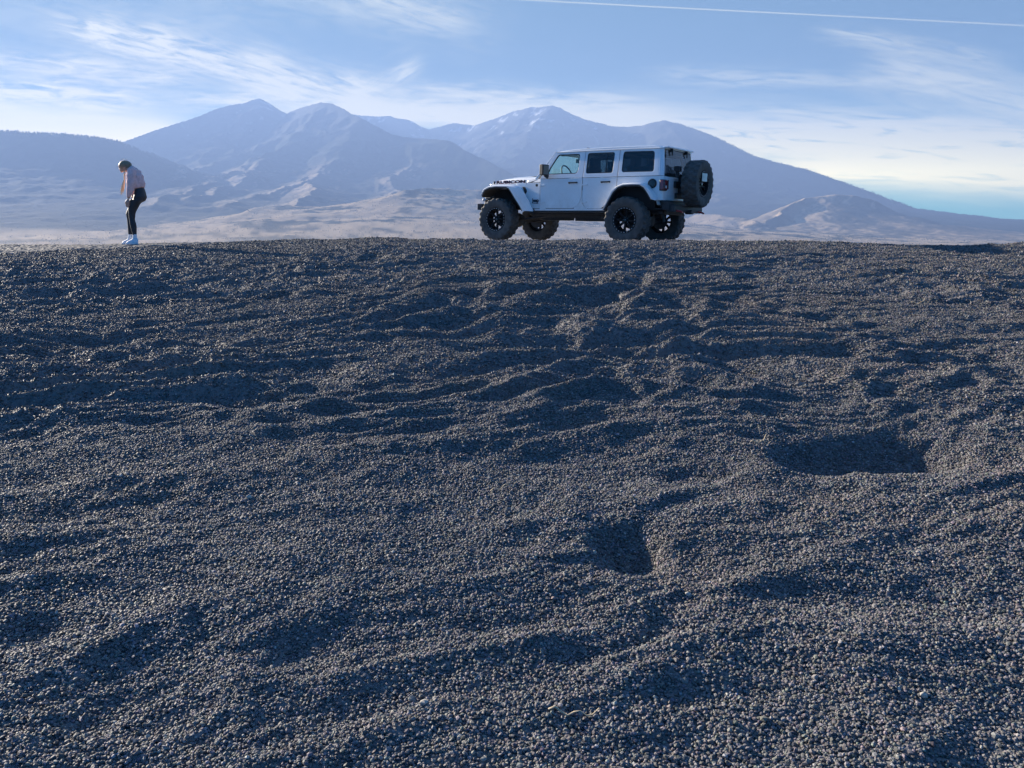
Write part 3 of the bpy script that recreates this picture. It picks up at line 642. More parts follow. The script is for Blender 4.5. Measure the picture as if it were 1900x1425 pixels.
# body sides
for s_ in (1, -1):
    arch_r = [(.455, .64), (.361, .80), (.26, .955), (.17, 1.05), (.05, 1.085), (-.26, 1.085), (-.37, 1.02), (-.50, .86), (-.53, .80)]
    tub = [(2.36, 1.16), (2.28, .90), (2.13, .615), (1.3, .612), (.47, .61)] + arch_r + [(-.60, .79), (-.63, .81), (-.632, 1.10), (-.632, 1.232), (1.2, 1.232), (2.02, 1.232), (2.08, 1.225)]
    panel(tub, [], lambda x, z: .738 + .006 * (z < .8), .02, s_).build('body_shell', M['liner'], car)
    panel([(2.125, .614), (2.14, .652), (.453, .652), (.478, .614)], [], lambda x, z: .757, .012, s_).build('sill', M['paint'], car, bevel=.003)
    panel(rounded([(1.180, .652), (1.078, .735), (1.032, .86), (1.024, 1.0), (1.020, 1.0), (1.018, .77), (.94, .652)], 0), [], lambda x, z: .757, .012, s_).build('door_pillar', M['paint'], car)
    panel([(1.06, .652), (1.06, .78), (1.2, .70), (1.2, .652)], [], lambda x, z: .751, .008, s_).build('sill_corner', M['paint'], car); panel([(.90, .652), (1.0, .72), (1.0, .652)], [], lambda x, z: .751, .008, s_).build('sill_corner', M['paint'], car)
    panel([(2.010, .652), (2.010, .80), (1.95, .72), (1.86, .652)], [], lambda x, z: .751, .012, s_).build('sill_corner', M['paint'], car)
    # rear quarter skin, flush with the doors
    q = [(.258, 1.232), (.262, 1.07), (.20, 1.05), (.05, 1.085), (-.26, 1.085), (-.37, 1.02), (-.50, .86), (-.53, .795), (-.60, .79), (-.628, .82), (-.630, 1.232)]
    panel(q, [], lambda x, z: .757, .015, s_).build('quarter_panel', M['paint'], car, bevel=.004)
    # cowl side
    q = [(2.62, 1.160), (2.42, .90), (2.26, .66), (2.012, .66), (2.012, 1.166), (2.62, 1.168)]
    panel(q, [], lambda x, z: .757 - max(0, x - 2.05) * .06, .015, s_).build('cowl_panel', M['paint'], car, bevel=.004)
    q = [(2.012, 1.173), (2.340, 1.176), (2.33, 1.225), (2.10, 1.245), (2.03, 1.24), (2.012, 1.236)]
    panel(q, [], lambda x, z: .757 - max(0, x - 2.05) * .10 - (z - 1.17) * .25, .015, s_).build('cowl_cover', M['paint'], car, bevel=.004)
    panel([(2.14, .612), (2.14, .575), (.50, .575), (.47, .61)], [], lambda x, z: .742, .25, s_).build('rock_rail', M['black'], car, bevel=.008)
    # doors
    d = part_empty('front_door', car)
    lo = rounded([(2.004, 1.232), (1.998, .76), (1.90, .660), (1.20, .660), (1.085, .74), (1.040, .86), (1.024, 1.232)], [0, .04, .06, .06, .05, .06, 0])
    panel(lo, [], lambda x, z: .759, .03, s_).build('door_skin', M['paint'], d, bevel=.003)
    win = rounded([(1.868, 1.318), (1.800, 1.45), (1.635, 1.700), (1.130, 1.694), (1.130, 1.40), (1.172, 1.318)], [.03, .03, .05, .05, .08, .05])
    up = [(2.004, 1.240), (1.995, 1.262), (1.690, 1.742), (1.012, 1.740), (1.024, 1.240)]
    panel(up, [win], side_y, .03, s_).build('window_frame', M['paint'], d, bevel=.003)
    big = [(x + (.012 if x > 1.5 else -.012), z + (.012 if z > 1.5 else -.012)) for x, z in win]
    sm = rounded([(1.835, 1.334), (1.785, 1.45), (1.627, 1.682), (1.147, 1.677), (1.147, 1.40), (1.185, 1.334)], [.03, .03, .05, .05, .08, .05])
    panel(win, [sm], lambda x, z: side_y(x, z) - .012, .02, s_).build('window_seal', M['gloss'], d)
    if s_ > 0: panel(sm, [], lambda x, z: side_y(x, z) - .018, .004, s_).build('window_glass', M['clear'], d)
    else: panel(sm, [], lambda x, z: side_y(x, z) - .018, .004, s_).build('window_glass', M['clear'], d)
    d2 = part_empty('rear_door', car)
    lo = rounded([(1.012, 1.232), (1.010, .77), (.93, .655), (.575, .655), (.44, .79), (.33, .97), (.275, 1.075), (.268, 1.232)], [0, .06, .06, .05, .03, .03, .03, 0])
    panel(lo, [], lambda x, z: .759, .03, s_).build('door_skin', M['paint'], d2, bevel=.003)
    win = rounded([(.962, 1.312), (.958, 1.702), (.366, 1.698), (.371, 1.312)], .05)
    panel([(1.012, 1.240), (1.000, 1.740), (.262, 1.736), (.268, 1.240)], [win], side_y, .03, s_).build('window_frame', M['paint'], d2, bevel=.003)
    sm = rounded([(.950, 1.325), (.946, 1.689), (.378, 1.685), (.383, 1.325)], .045)
    panel(win, [sm], lambda x, z: side_y(x, z) - .008, .02, s_).build('window_seal', M['gloss'], d2)
    gl = panel(sm, [], lambda x, z: side_y(x, z) - .016, .004, s_).build('window_glass', M['tint'], d2)
    MB().box((.53, (.757 - .06) * s_, 1.505), (.022, .016, .36), rot=Matrix.Rotation(R_(9.4) * s_, 3, 'X')).build('window_divider', M['gloss'], d2)
    for (dd, x0) in ((d, 1.225), (d2, .500)):
        h = MB(); h.box((x0, .785 * s_, 1.148), (.20, .020, .026)); h.box((x0 + .085, .770 * s_, 1.145), (.03, .03, .034)); h.box((x0 - .085, .772 * s_, 1.148), (.026, .03, .03)); h.build('door_handle', M['black'], dd, bevel=.007)
    for (dd, x0) in ((d, 2.004), (d2, 1.018)):
        for zz in (1.105, .775):
            h = MB(); h.box((x0 - .055, .766 * s_, zz), (.12, .012, .030)); h.tube([(x0 + .003, .772 * s_, zz - .03), (x0 + .003, .772 * s_, zz + .03)], .010, 8); h.build('door_hinge', M['paint'], dd, bevel=.003)
    # hard top side
    win = rounded([(.186, 1.318), (.184, 1.700), (-.459, 1.688), (-.484, 1.312)], .055)
    panel([(.252, 1.240), (.252, 1.738), (-.560, 1.728), (-.618, 1.240)], [win], side_y, .03, s_).build('hard_top_side', M['paint'], car, bevel=.003)
    sm = rounded([(.172, 1.331), (.170, 1.687), (-.447, 1.675), (-.470, 1.325)], .05)
    g = panel(win, [sm], lambda x, z: side_y(x, z) - .006, .02, s_).build('quarter_window', M['gloss'], car)
    panel(sm, [], lambda x, z: side_y(x, z) - .012, .004, s_).build('window_glass', M['tint'], g)
# mirrors
for s_ in (1, -1):
    m_ = MB(); m_.box((1.80, .93 * s_, 1.395), (.085, .19, .205), rot=Matrix.Rotation(R_(-8 * s_), 3, 'Z')); m_.box((1.80, .84 * s_, 1.285), (.05, .10, .06)); m_.tube([(1.83, .76 * s_, 1.26), (1.81, .90 * s_, 1.295)], .028, 8)
    m_ = m_.build('wing_mirror', M['black'], car, bevel=.025, smooth=50)
    MB().box((1.755, .93 * s_, 1.395), (.006, .155, .17), rot=Matrix.Rotation(R_(-8 * s_), 3, 'Z')).build('mirror_glass', M['bright'], m_)
# roof: crowned slab over the greenhouse
rf = MB(); xs = [1.685, 1.62, 1.3, .6, 0, -.4, -.56, -.605]; zt = [1.748, 1.772, 1.800, 1.808, 1.805, 1.793, 1.775, 1.745]; V_ = []; ys = [-.678, -.672, -.62, -.4, 0, .4, .62, .672, .678]; dz = [-.052, -.022, -.006, .004, .010, .004, -.006, -.022, -.052]
for x, z in zip(xs, zt):
    for y, q in zip(ys, dz): V_.append((x, y, max(z + q, 1.738)))
nY = len(ys); Fq = [(i * nY + j, i * nY + j + 1, (i + 1) * nY + j + 1, (i + 1) * nY + j) for i in range(len(xs) - 1) for j in range(nY - 1)]
n0 = len(V_); V_ += [(x, y, 1.730) for (x, y, z) in V_]; Fq += [tuple(n0 + i for i in q[::-1]) for q in Fq]
for i in range(len(xs) - 1):
    for j in (0, nY - 1): a, b = i * nY + j, (i + 1) * nY + j; Fq.append((a, b, b + n0, a + n0))
for j in range(nY - 1):
    for i in (0, len(xs) - 1): a, b = i * nY + j, i * nY + j + 1; Fq.append((a, b, b + n0, a + n0))
rf.add(V_, Fq); rf = rf.build('roof', M['paint'], car, smooth=35)
g_ = MB()
for s_ in (1, -1): g_.tube([(1.66, .683 * s_, 1.742), (1.0, .684 * s_, 1.746), (0, .684 * s_, 1.744), (-.56, .683 * s_, 1.735)], .008, 6)
g_.build('roof_gutter', M['paint'], car, smooth=60)
g_ = MB(); g_.box((1.0, 0, 1.806), (.010, 1.30, .006)); g_.build('roof_seam', M['black'], rf)
# windscreen frame and glass
w0 = Vector((2.150, 0, 1.245)); w1 = Vector((1.700, 0, 1.770)); dv = (w1 - w0); nrm = Vector((dv.z, 0, -dv.x)).normalized()
def wsp(y, t, o=0.): p = w0 + dv * t; return (p.x + nrm.x * o, y, p.z + nrm.z * o)
def frame_ws(outer, inner, o0, o1):
    mb = MB(); lo_ = [outer, inner]; tr = tessellate_polygon([[Vector((a, b, 0)) for a, b in l] for l in lo_]); fl = [p for l in lo_ for p in l]
    v = [wsp(a, b, o0) for a, b in fl] + [wsp(a, b, o1) for a, b in fl]; n = len(fl); f = [tuple(t) for t in tr] + [(t[2] + n, t[1] + n, t[0] + n) for t in tr]; o = 0
    for l in lo_:
        for i in range(len(l)): a, b = o + i, o + (i + 1) % len(l); f.append((a, b, b + n, a + n))
        o += len(l)
    return mb.add(v, f)
fw = frame_ws([(-.735, 0), (.735, 0), (.672, 1), (-.672, 1)], rounded([(-.66, .13), (.66, .13), (.605, .93), (-.605, .93)], .05), .0, -.055)
ws = fw.build('windscreen_frame', M['paint'], car, bevel=.006)
mb = MB(); ip = rounded([(-.66, .13), (.66, .13), (.605, .93), (-.605, .93)], .05); mb.add([wsp(a, b, -.02) for a, b in ip], [tuple(range(len(ip)))]); mb.build('windscreen_glass', M['clear'], ws)
# hood
hx = [2.13, 2.30, 2.55, 2.95, 3.22, 3.34, 3.375]; hz = [1.285, 1.296, 1.300, 1.282, 1.245, 1.214, 1.165]; hw = [.715, .700, .672, .618, .582, .565, .555]
V_ = []; K_ = []
for x, z, w in zip(hx, hz, hw):
    bul = .022 * sstep(2.2, 2.4, x) * (1 - sstep(3.0, 3.3, x)); side = 1.172 - .004 * (x - 2.13)
    row = [(w, side), (w + .002, side + (z - side) * .45), (w * .965, side + (z - side) * .78), (w * .86, side + (z - side) * .93), (.36, z + .0), (.33, z + bul), (0, z + .008 + bul)]
    row = row + [(-a, b) for a, b in row[-2::-1]]; K_ = len(row); V_ += [(x, a, b) for a, b in row]
Fq = [(i * K_ + j, i * K_ + j + 1, (i + 1) * K_ + j + 1, (i + 1) * K_ + j) for i in range(len(hx) - 1) for j in range(K_ - 1)]
Fq.append(tuple((len(hx) - 1) * K_ + j for j in range(K_))); Fq.append(tuple(range(K_))[::-1])
for i in range(len(hx) - 1): Fq.append((i * K_, (i + 1) * K_, (i + 1) * K_ + K_ - 1, i * K_ + K_ - 1))
hood = MB(); hood.add(V_, Fq); hood = hood.build('hood', M['paint'], car, smooth=30)
for s_ in (1, -1):
    MB().box((2.58, .22 * s_, 1.318), (.26, .12, .016), rot=Matrix.Rotation(R_(2), 3, 'Y')).build('hood_vent', M['black'], hood, bevel=.004)
    h = MB(); h.box((3.285, .580 * s_, 1.195), (.035, .022, .05)); h.box((3.288, .568 * s_, 1.216), (.035, .035, .022)); h.build('hood_latch', M['black'], hood, bevel=.004)
    for xx in (2.05, 2.29): MB().lathe([(.001, .758 * s_), (.007, .757 * s_), (.007, .74 * s_)], 8, 'y', c=(xx, -(.035 if xx > 2.2 else .018) * s_, 1.205)).build('cowl_bolt', M['black'], car)
# decals
M['decal'] = mat('decal_black', (.010, .012, .03), rough=1, spec=0); M['decal_red'] = mat('decal_red', (.30, .02, .03), rough=1, spec=0)
for (m_, dx_, dz_, off_, bo) in ((M['decal_red'], .007, -.004, .0015, .003), (M['decal'], 0, 0, .0035, .0035)):
    tx = text_mesh('RUBICON', 'hood_lettering', m_, hood, .078, .0006, (0, 0, 0), (0, 0, 0), offset=bo)
    for v_ in tx.data.vertices:
        X_ = 2.818 + dx_ - v_.co.x * 2.38; v_.co = Vector((X_, float(np.interp(X_, hx, hw)) + off_ + v_.co.z, 1.199 + dz_ + v_.co.y))
    tx.scale = (1, 1, 1)
text_mesh('Jeep', 'door_badge', M['decal'], car, .098, .0015, (2.112, .7555, .815), (R_(90), 0, R_(180 - 5)), sx=1., offset=.003)
text_mesh('WRANGLER', 'door_badge', M['decal'], car, .026, .001, (2.112, .7555, .760), (R_(90), 0, R_(180 - 5)), sx=1.05, offset=.0004)
# nose: engine bay sides, grille, lamps
for s_ in (1, -1):
    panel([(3.36, 1.168), (3.38, 1.06), (2.52, 1.06), (2.50, 1.168)], [], lambda x, z: .700 - (x - 2.13) * .115, .02, s_).build('engine_bay_side', M['paint'], car)
g_ = MB(); g_.box((3.395, 0, 1.00), (.05, 1.12, .36)); grille = g_.build('grille', M['paint'], car, bevel=.02)
for k in range(7): MB().box((3.418, (k - 3) * .085, 1.02), (.012, .045, .22)).build('grille_slot', M['black'], grille, bevel=.003)
for s_ in (1, -1):
    MB().lathe([(.001, .045), (.06, .04), (.088, .018), (.092, 0)], 24, 'x', c=(3.415, .415 * s_, 1.03)).build('headlight', M['amber'], car, smooth=60)
    MB().lathe([(.001, .02), (.03, .015), (.035, 0)], 16, 'x', c=(3.418, .50 * s_, .90)).build('turn_signal', M['amber'], car, smooth=60)
# flares
def ribbon(mb, rows):       # rows of equal-length point lists
    n = len(rows[0]); v = [p for r in rows for p in r]; f = [(i * n + j, i * n + j + 1, (i + 1) * n + j + 1, (i + 1) * n + j) for i in range(len(rows) - 1) for j in range(n - 1)]
    return mb.add(v, f)
fo = [(3.430, .930), (3.395, 1.005), (3.33, 1.062), (3.20, 1.108), (3.0, 1.128), (2.70, 1.122), (2.56, 1.115), (2.41, 1.085), (2.34, 1.02), (2.20, .83), (2.065, .605)]
fm = [(3.415, .905), (3.375, .975), (3.30, 1.035), (3.17, 1.078), (3.0, 1.094), (2.74, 1.084), (2.67, 1.055), (2.60, .975), (2.53, .88), (2.385, .70), (2.325, .605)]
ro = [(.480, .618), (.40, .765), (.285, .965), (.19, 1.060), (.06, 1.103), (-.13, 1.112), (-.30, 1.108), (-.42, 1.065), (-.52, .96), (-.62, .80)]
rm = [(.455, .618), (.372, .765), (.262, .945), (.165, 1.033), (.05, 1.068), (-.13, 1.075), (-.285, 1.070), (-.375, 1.025), (-.455, .93), (-.535, .812)]
for s_ in (1, -1):
    for (o_, m_, yi, nm) in ((fo, fm, .58, 'front_fender'), (ro, rm, .745, 'rear_fender')):
        f_ = MB(); Y = lambda y: y * s_; dx = [max(0, (x - 2.3)) * .0 for x, z in o_]
        Yin = [.60 if nm[0] == 'f' else yi for x, z in o_]
        front = (lambda x: .055 * sstep(3.25, 3.45, x)) if nm[0] == 'f' else (lambda x: 0)
        rows = [[(x + (.17 * sstep(2.75, 2.4, x) if nm[0] == 'f' else 0), Y(min(yy, .72)), z + .004) for (x, z), yy in zip(o_, Yin)], [(x, Y(.89 - front(x)), z + .002) for x, z in o_], [(x - .0, Y(.915 - front(x)), z - .010) for x, z in o_],
                [(x * .6 + a * .4, Y(.925 - front(x)), z * .6 + b * .4 - .004) for (x, z), (a, b) in zip(o_, m_)], [(a, Y(.915 - front(a)), b) for a, b in m_], [(a, Y(.88 - front(a)), b - .006) for a, b in m_]]
        ribbon(f_, rows); fl = f_.build(nm, M['paint'], car, smooth=40)
        l_ = MB(); k = .028
        cxm = 3.0 if nm[0] == 'f' else -.03
        inn = []
        for a, b in m_:
            dx_, dz_ = cxm - a, .50 - b; L_ = math.hypot(dx_, dz_); inn.append((a + dx_ / L_ * k, b + dz_ / L_ * k))
        ribbon(l_, [[(a, Y(.905 - front(a)), b + .002) for a, b in m_], [(a, Y(.903 - front(a)), b) for a, b in inn], [(a, Y(.86 - front(a)), b) for a, b in inn], [(a + (cxm - a) * .05, Y(.50), b + .01) for a, b in inn]])
        l_.build('flare_liner', M['black'], fl, smooth=40)
        ca = MB(); wl = [(a, b) for a, b in m_]; ca.add([(a, Y(.49), b + .02) for a, b in wl] + [(cxm, Y(.49), .66)], [(i, i + 1, len(wl)) for i in range(len(wl) - 1)]); ca.build('wheel_well', M['liner'], car)
    # fender vent and side marker
    panel([(2.455, 1.092), (2.385, 1.086), (2.345, 1.03), (2.335, .99), (2.372, .945), (2.40, .985)], [], lambda x, z: .762 - max(0, x - 2.05) * .06, .012, s_).build('fender_vent', M['black'], car, bevel=.003)
    MB().lathe([(.001, .012), (.024, .010), (.028, 0)], 16, 'y', c=(2.085, .757 * s_ - (0 if s_ > 0 else .012), 1.115)).build('side_badge', M['black'], car, smooth=60)
MB().lathe([(.001, .782), (.066, .780), (.074, .770), (.082, .778), (.088, .770), (.088, .75)], 28, 'y', c=(-.475, 0, 1.098)).build('fuel_cap', M['gloss'], car, smooth=40)
# floor, interior
f_ = MB(); f_.box((.75, 0, .64), (2.8, 1.42, .04)); f_.box((2.05, 0, .92), (.05, 1.40, .55)); f_.box((-.02, .60, .86), (1.0, .22, .44)); f_.box((-.02, -.60, .86), (1.0, .22, .44)); f_.build('cabin_floor', M['liner'], car)
f_ = MB(); f_.box((1.88, 0, 1.20), (.34, 1.38, .17)); f_.box((1.84, .36, 1.295), (.16, .34, .05)); f_.build('dashboard', M['seat'], car, bevel=.03)
f_ = MB(); cst = Vector((1.62, .36, 1.34)); ax = Vector((-1, 0, .42)).normalized(); a1 = Vector((0, 1, 0)); a2 = ax.cross(a1)
f_.tube([tuple(cst + (a1 * math.cos(t) + a2 * math.sin(t)) * .185) for t in np.linspace(0, 2 * math.pi, 33)[:-1]], .014, 8, closed=True)
f_.tube([tuple(cst), tuple(cst - ax * .2)], .03, 8); f_.tube([tuple(cst - a1 * .18), tuple(cst + a1 * .18)], .014, 6); f_.build('steering_wheel', M['black'], car, smooth=50)
for (x, y, wd) in ((1.18, .36, .48), (1.18, -.36, .48), (.28, .38, .46), (.28, -.38, .46)):
    s1 = MB(); s1.box((x + .12, y, .93), (.50, wd, .16)); s1.box((x - .14, y, 1.20), (.13, wd * .92, .52), rot=Matrix.Rotation(R_(-13), 3, 'Y')); s1 = s1.build('seat', M['seat'], car, bevel=.04, smooth=50)
    h = MB(); h.box((x - .205, y, 1.525), (.10, .26, .17)); h.tube([(x - .19, y - .06, 1.38), (x - .20, y - .06, 1.50)], .008, 6); h.tube([(x - .19, y + .06, 1.38), (x - .20, y + .06, 1.50)], .008, 6); h.build('headrest', M['seat'], s1, bevel=.03, smooth=50)
f_ = MB()
for s_ in (1, -1):
    f_.tube([(1.62, .58 * s_, 1.70), (1.0, .60 * s_, 1.72), (.0, .60 * s_, 1.71), (-.40, .59 * s_, 1.66), (-.56, .62 * s_, 1.22)], .030, 8); f_.tube([(1.08, .64 * s_, 1.22), (1.05, .60 * s_, 1.72)], .034, 8); f_.tube([(.27, .64 * s_, 1.22), (.25, .60 * s_, 1.71)], .034, 8)
f_.tube([(1.05, -.6, 1.715), (1.05, .6, 1.715)], .032, 8); f_.tube([(.25, -.6, 1.71), (.25, .6, 1.71)], .032, 8); f_.build('roll_cage', M['black'], car, smooth=50)
f_ = MB(); f_.box((1.56, 0, 1.615), (.03, .24, .075)); f_.tube([(1.60, 0, 1.72), (1.57, 0, 1.63)], .012, 6); f_.build('interior_mirror', M['black'], car, bevel=.01)
f_ = MB(); f_.box((-.15, .30, 1.30), (.22, .30, .30)); f_.box((-.35, -.2, 1.22), (.3, .5, .22)); f_.build('cargo', M['beige'], car, bevel=.04)
# tail: corner posts, tailgate, rear glass
for s_ in (1, -1):
    c_ = MB(); pr = [(-.600, .757), (-.640, .752), (-.668, .725), (-.678, .69), (-.678, .60)]
    v = [(x, y * s_, .80) for x, y in pr] + [(x, y * s_, 1.232) for x, y in pr]; n = len(pr); c_.add(v, [(i, i + 1, i + 1 + n, i + n) for i in range(n - 1)])
    c_ = c_.build('rear_corner', M['paint'], car, smooth=60)
    c_ = MB(); v = []
    for z, k in ((1.240, 0), (1.735, 1)):
        for (x, y) in [(-.585, .757), (-.630, .748), (-.655, .715), (-.662, .66)]: v.append((x + .062 * k, (y - .082 * k) * s_, z))
    c_.add(v, [(i, i + 1, i + 5, i + 4) for i in range(3)]); c_.build('hard_top_corner', M['paint'], car, smooth=60)
    t_ = MB(); t_.box((-.668, .700 * s_, 1.068), (.105, .155, .205)); tl = t_.build('tail_light', M['gloss'], car, bevel=.022, smooth=50)
    t_ = MB(); t_.box((-.722, .700 * s_, 1.070), (.012, .118, .165)); t_.box((-.672, (.700 + .079) * s_, 1.070), (.070, .010, .165)); t_.build('lamp_lens', M['lens'], tl, bevel=.006)
    MB().box((-.7295, .705 * s_, 1.035), (.006, .05, .05)).build('reversing_lamp', M['amber'], tl, bevel=.003)
    MB().box((-.684, .535 * s_, 1.085), (.016, .034, .165)).build('tailgate_hinge' if s_ < 0 else 'tailgate_vent', M['black'], car, bevel=.006)
tg = MB(); tg.box((-.665, 0, 1.015), (.035, 1.20, .43)); tg = tg.build('tailgate', M['paint'], car, bevel=.015)
rw = MB(); v = []
for (y, z) in rounded([(-.60, 1.245), (.60, 1.245), (.545, 1.715), (-.545, 1.715)], .05): v.append((-.668 + (z - 1.24) * .125, y, z))
rw.add(v, [tuple(range(len(v)))]); rw = rw.build('rear_window', M['tint'], car)
for s_ in (1, -1): h = MB(); h.box((-.622, .33 * s_, 1.722), (.07, .030, .07)); h.box((-.646, .33 * s_, 1.665), (.02, .024, .085)); h.build('glass_hinge', M['black'], rw, bevel=.006)
h = MB(); h.box((-.625, 0, 1.758), (.09, 1.16, .028)); h.build('rear_spoiler', M['paint'], car, bevel=.008)
h = MB(); h.tube([(-.675, -.05, 1.28), (-.665, .28, 1.42)], .008, 6); h.box((-.69, -.08, 1.27), (.06, .10, .06)); h.build('rear_wiper', M['black'], car)
# spare
sp = wheel_at((-1.020, -.02, 1.118), (R_(0), 0, R_(90)), 'spare_wheel')
h = MB(); h.box((-.79, -.02, 1.10), (.24, .22, .30)); h.box((-.70, -.02, 1.10), (.05, .62, .12)); h.box((-.70, -.02, .90), (.05, .50, .10)); h.lathe([(.001, -.06), (.11, -.05), (.11, .04), (.001, .05)], 20, 'x', c=(-.93, -.02, 1.118)); h.build('spare_carrier', M['black'], car, bevel=.01)
h = MB(); h.box((-.76, .30, 1.38), (.12, .10, .10)); h.box((-.745, .30, 1.30), (.07, .05, .16)); h.build('brake_lamp_mount', M['black'], car, bevel=.015)
MB().box((-1.165, -.005, 1.235), (.008, .235, .150)).build('licence_plate', M['plate'], car, bevel=.004)
h = MB(); h.box((-1.13, -.005, 1.225), (.06, .07, .09)); h.build('plate_bracket', M['black'], car)
# bumpers, hooks
b_ = MB(); b_.box((-.80, 0, .655), (.17, 1.30, .13)); b_.box((-.72, .56, .70), (.16, .24, .15)); b_.box((-.72, -.56, .70), (.16, .24, .15)); b_.box((-.90, 0, .60), (.14, .10, .08)); b_.box((-.62, 0, .745), (.12, 1.36, .10))
b_.build('rear_bumper', M['black'], car, bevel=.012)
b_ = MB(); b_.box((-.905, 0, .598), (.05, .075, .075)); b_.build('tow_receiver', M['bright'], car, bevel=.004)
def hook(x, y, z, sgn, nm='tow_hook'):
    k = MB(); k.tube([(x, y - .035, z), (x - .05 * sgn, y - .035, z - .01), (x - .09 * sgn, y - .01, z - .03), (x - .09 * sgn, y + .02, z - .03), (x - .05 * sgn, y + .035, z - .01), (x, y + .035, z)], .013, 8); k.box((x + .01 * sgn, y, z), (.04, .11, .03)); k.build(nm, M['red'], car, smooth=50)
hook(-.89, .50, .615, 1); hook(-.89, -.50, .615, 1)
b_ = MB(); b_.box((3.66, 0, .70), (.16, 1.16, .13)); b_.box((3.60, .60, .705), (.13, .14, .11)); b_.box((3.60, -.60, .705), (.13, .14, .11)); b_.box((3.54, 0, .68), (.2, .8, .10)); b_.tube([(3.72, -.32, .76), (3.735, -.28, .86), (3.735, .28, .86), (3.72, .32, .76)], .022, 10)
b_.build('front_bumper', M['black'], car, bevel=.015)
hook(3.74, .42, .71, -1); hook(3.74, -.42, .71, -1)
MB().box((3.44, 0, .865), (.16, 1.20, .07)).build('bumper_valance', M['black'], car, bevel=.02)
for s_ in (1, -1):
    MB().box((3.455, .62 * s_, .835), (.09, .20, .05), rot=Matrix.Rotation(R_(-20), 3, 'Y')).build('fog_light', M['bright'], car, bevel=.012)
mf = MB(); mf.box((-.60, .70, .765), (.012, .20, .10), rot=Matrix.Rotation(R_(18), 3, 'Y')); mf.build('mud_flap', mat('flap', (.45, .45, .43), rough=.6), car)

# ------------------------------------------------------------------ the walker
def skinned(name, joints, edges, m, parent, sub=2, root=0):
    """one continuous surface grown over a skeleton: joints = (x, y, z, rx[, ry])"""
    me = bpy.data.meshes.new(name); me.from_pydata([j[:3] for j in joints], edges, [])
    o = bpy.data.objects.new(name, me); C.objects.link(o)
    sk = o.modifiers.new('skin', 'SKIN'); sk.use_smooth_shade = True
    if not me.skin_vertices: me.attributes  # layer appears with the modifier
    lay = me.skin_vertices[0].data if me.skin_vertices else None
    for i, j in enumerate(joints): lay[i].radius = (j[3], j[4] if len(j) > 4 else j[3]); lay[i].use_root = (i == root)
    sb = o.modifiers.new('sub', 'SUBSURF'); sb.levels = sub; sb.render_levels = sub
    bpy.context.view_layer.update()
    e = o.evaluated_get(bpy.context.evaluated_depsgraph_get()); me2 = bpy.data.meshes.new_from_object(e); me2.name = name
    bpy.data.objects.remove(o); me2.materials.clear(); me2.materials.append(m)
    me2.polygons.foreach_set('use_smooth', [True] * len(me2.polygons))
    o2 = bpy.data.objects.new(name, me2); C.objects.link(o2)
    if parent is not None: o2.parent = parent
    return o2
# own frame: x = forward (the way she faces), y = her left, z = up; feet at 0
pd = 14.75
pg = at(246.5, 450.0, pd); pz = ground_h(np.array([pg.x]), np.array([pd]))[0]
skin = mat('skin', (.50, .30, .22), rough=.5, noise_amt=.05, nscale=30); pink = mat('pink_fleece', (.78, .50, .47), rough=.95, noise_amt=.15, nscale=35, bump=.4); legm = mat('black_leggings', (.016, .018, .024), rough=.6, noise_amt=.2, nscale=20)
hairm_shaded = mat('hair', (.24, .185, .12), rough=.65, noise_amt=.35, nscale=60, bump=.5); blond_lit = mat('blond_hair_lit', (.66, .54, .38), rough=.5, noise_amt=.3, nscale=80); white = mat('white_knit', (.75, .75, .76), rough=.8); shoe = mat('white_shoe', (.68, .68, .70), rough=.6)  # same hair in two tones: shade and sun put into the colour
FROT = R_(180 + 3)
person = thing('person', 'person in pink fleece, black leggings and white shoes, stooping to look down', 'person', (pg.x, pd, pz + .004), (0, 0, FROT))
def merge(objs, name, m, parent):
    bm = bmesh.new()
    for o in objs: bm.from_mesh(o.data)
    me = bpy.data.meshes.new(name); bm.to_mesh(me); bm.free(); me.materials.append(m); me.polygons.foreach_set('use_smooth', [True] * len(me.polygons))
    for o in objs: bpy.data.objects.remove(o)
    o = bpy.data.objects.new(name, me); C.objects.link(o); o.parent = parent; return o
LH, RH = .095, -.095
def loft(mb, rings, n=24):
    """rings: (back x, back z, front x, front z, centre y, half-width)"""
    v = []
    for (bx, bz, fx, fz, cy, ry) in rings:
        cx, cz = (bx + fx) / 2, (bz + fz) / 2; dx, dz_ = (fx - bx) / 2, (fz - bz) / 2
        for j in range(n): t = 2 * math.pi * j / n; v.append((cx + dx * math.cos(t), cy + ry * math.sin(t), cz + dz_ * math.cos(t)))
    k = len(rings); f = [(i * n + j, i * n + (j + 1) % n, (i + 1) * n + (j + 1) % n, (i + 1) * n + j) for i in range(k - 1) for j in range(n)]
    f += [tuple(range(n))[::-1], tuple((k - 1) * n + j for j in range(n))]; return mb.add(v, f)
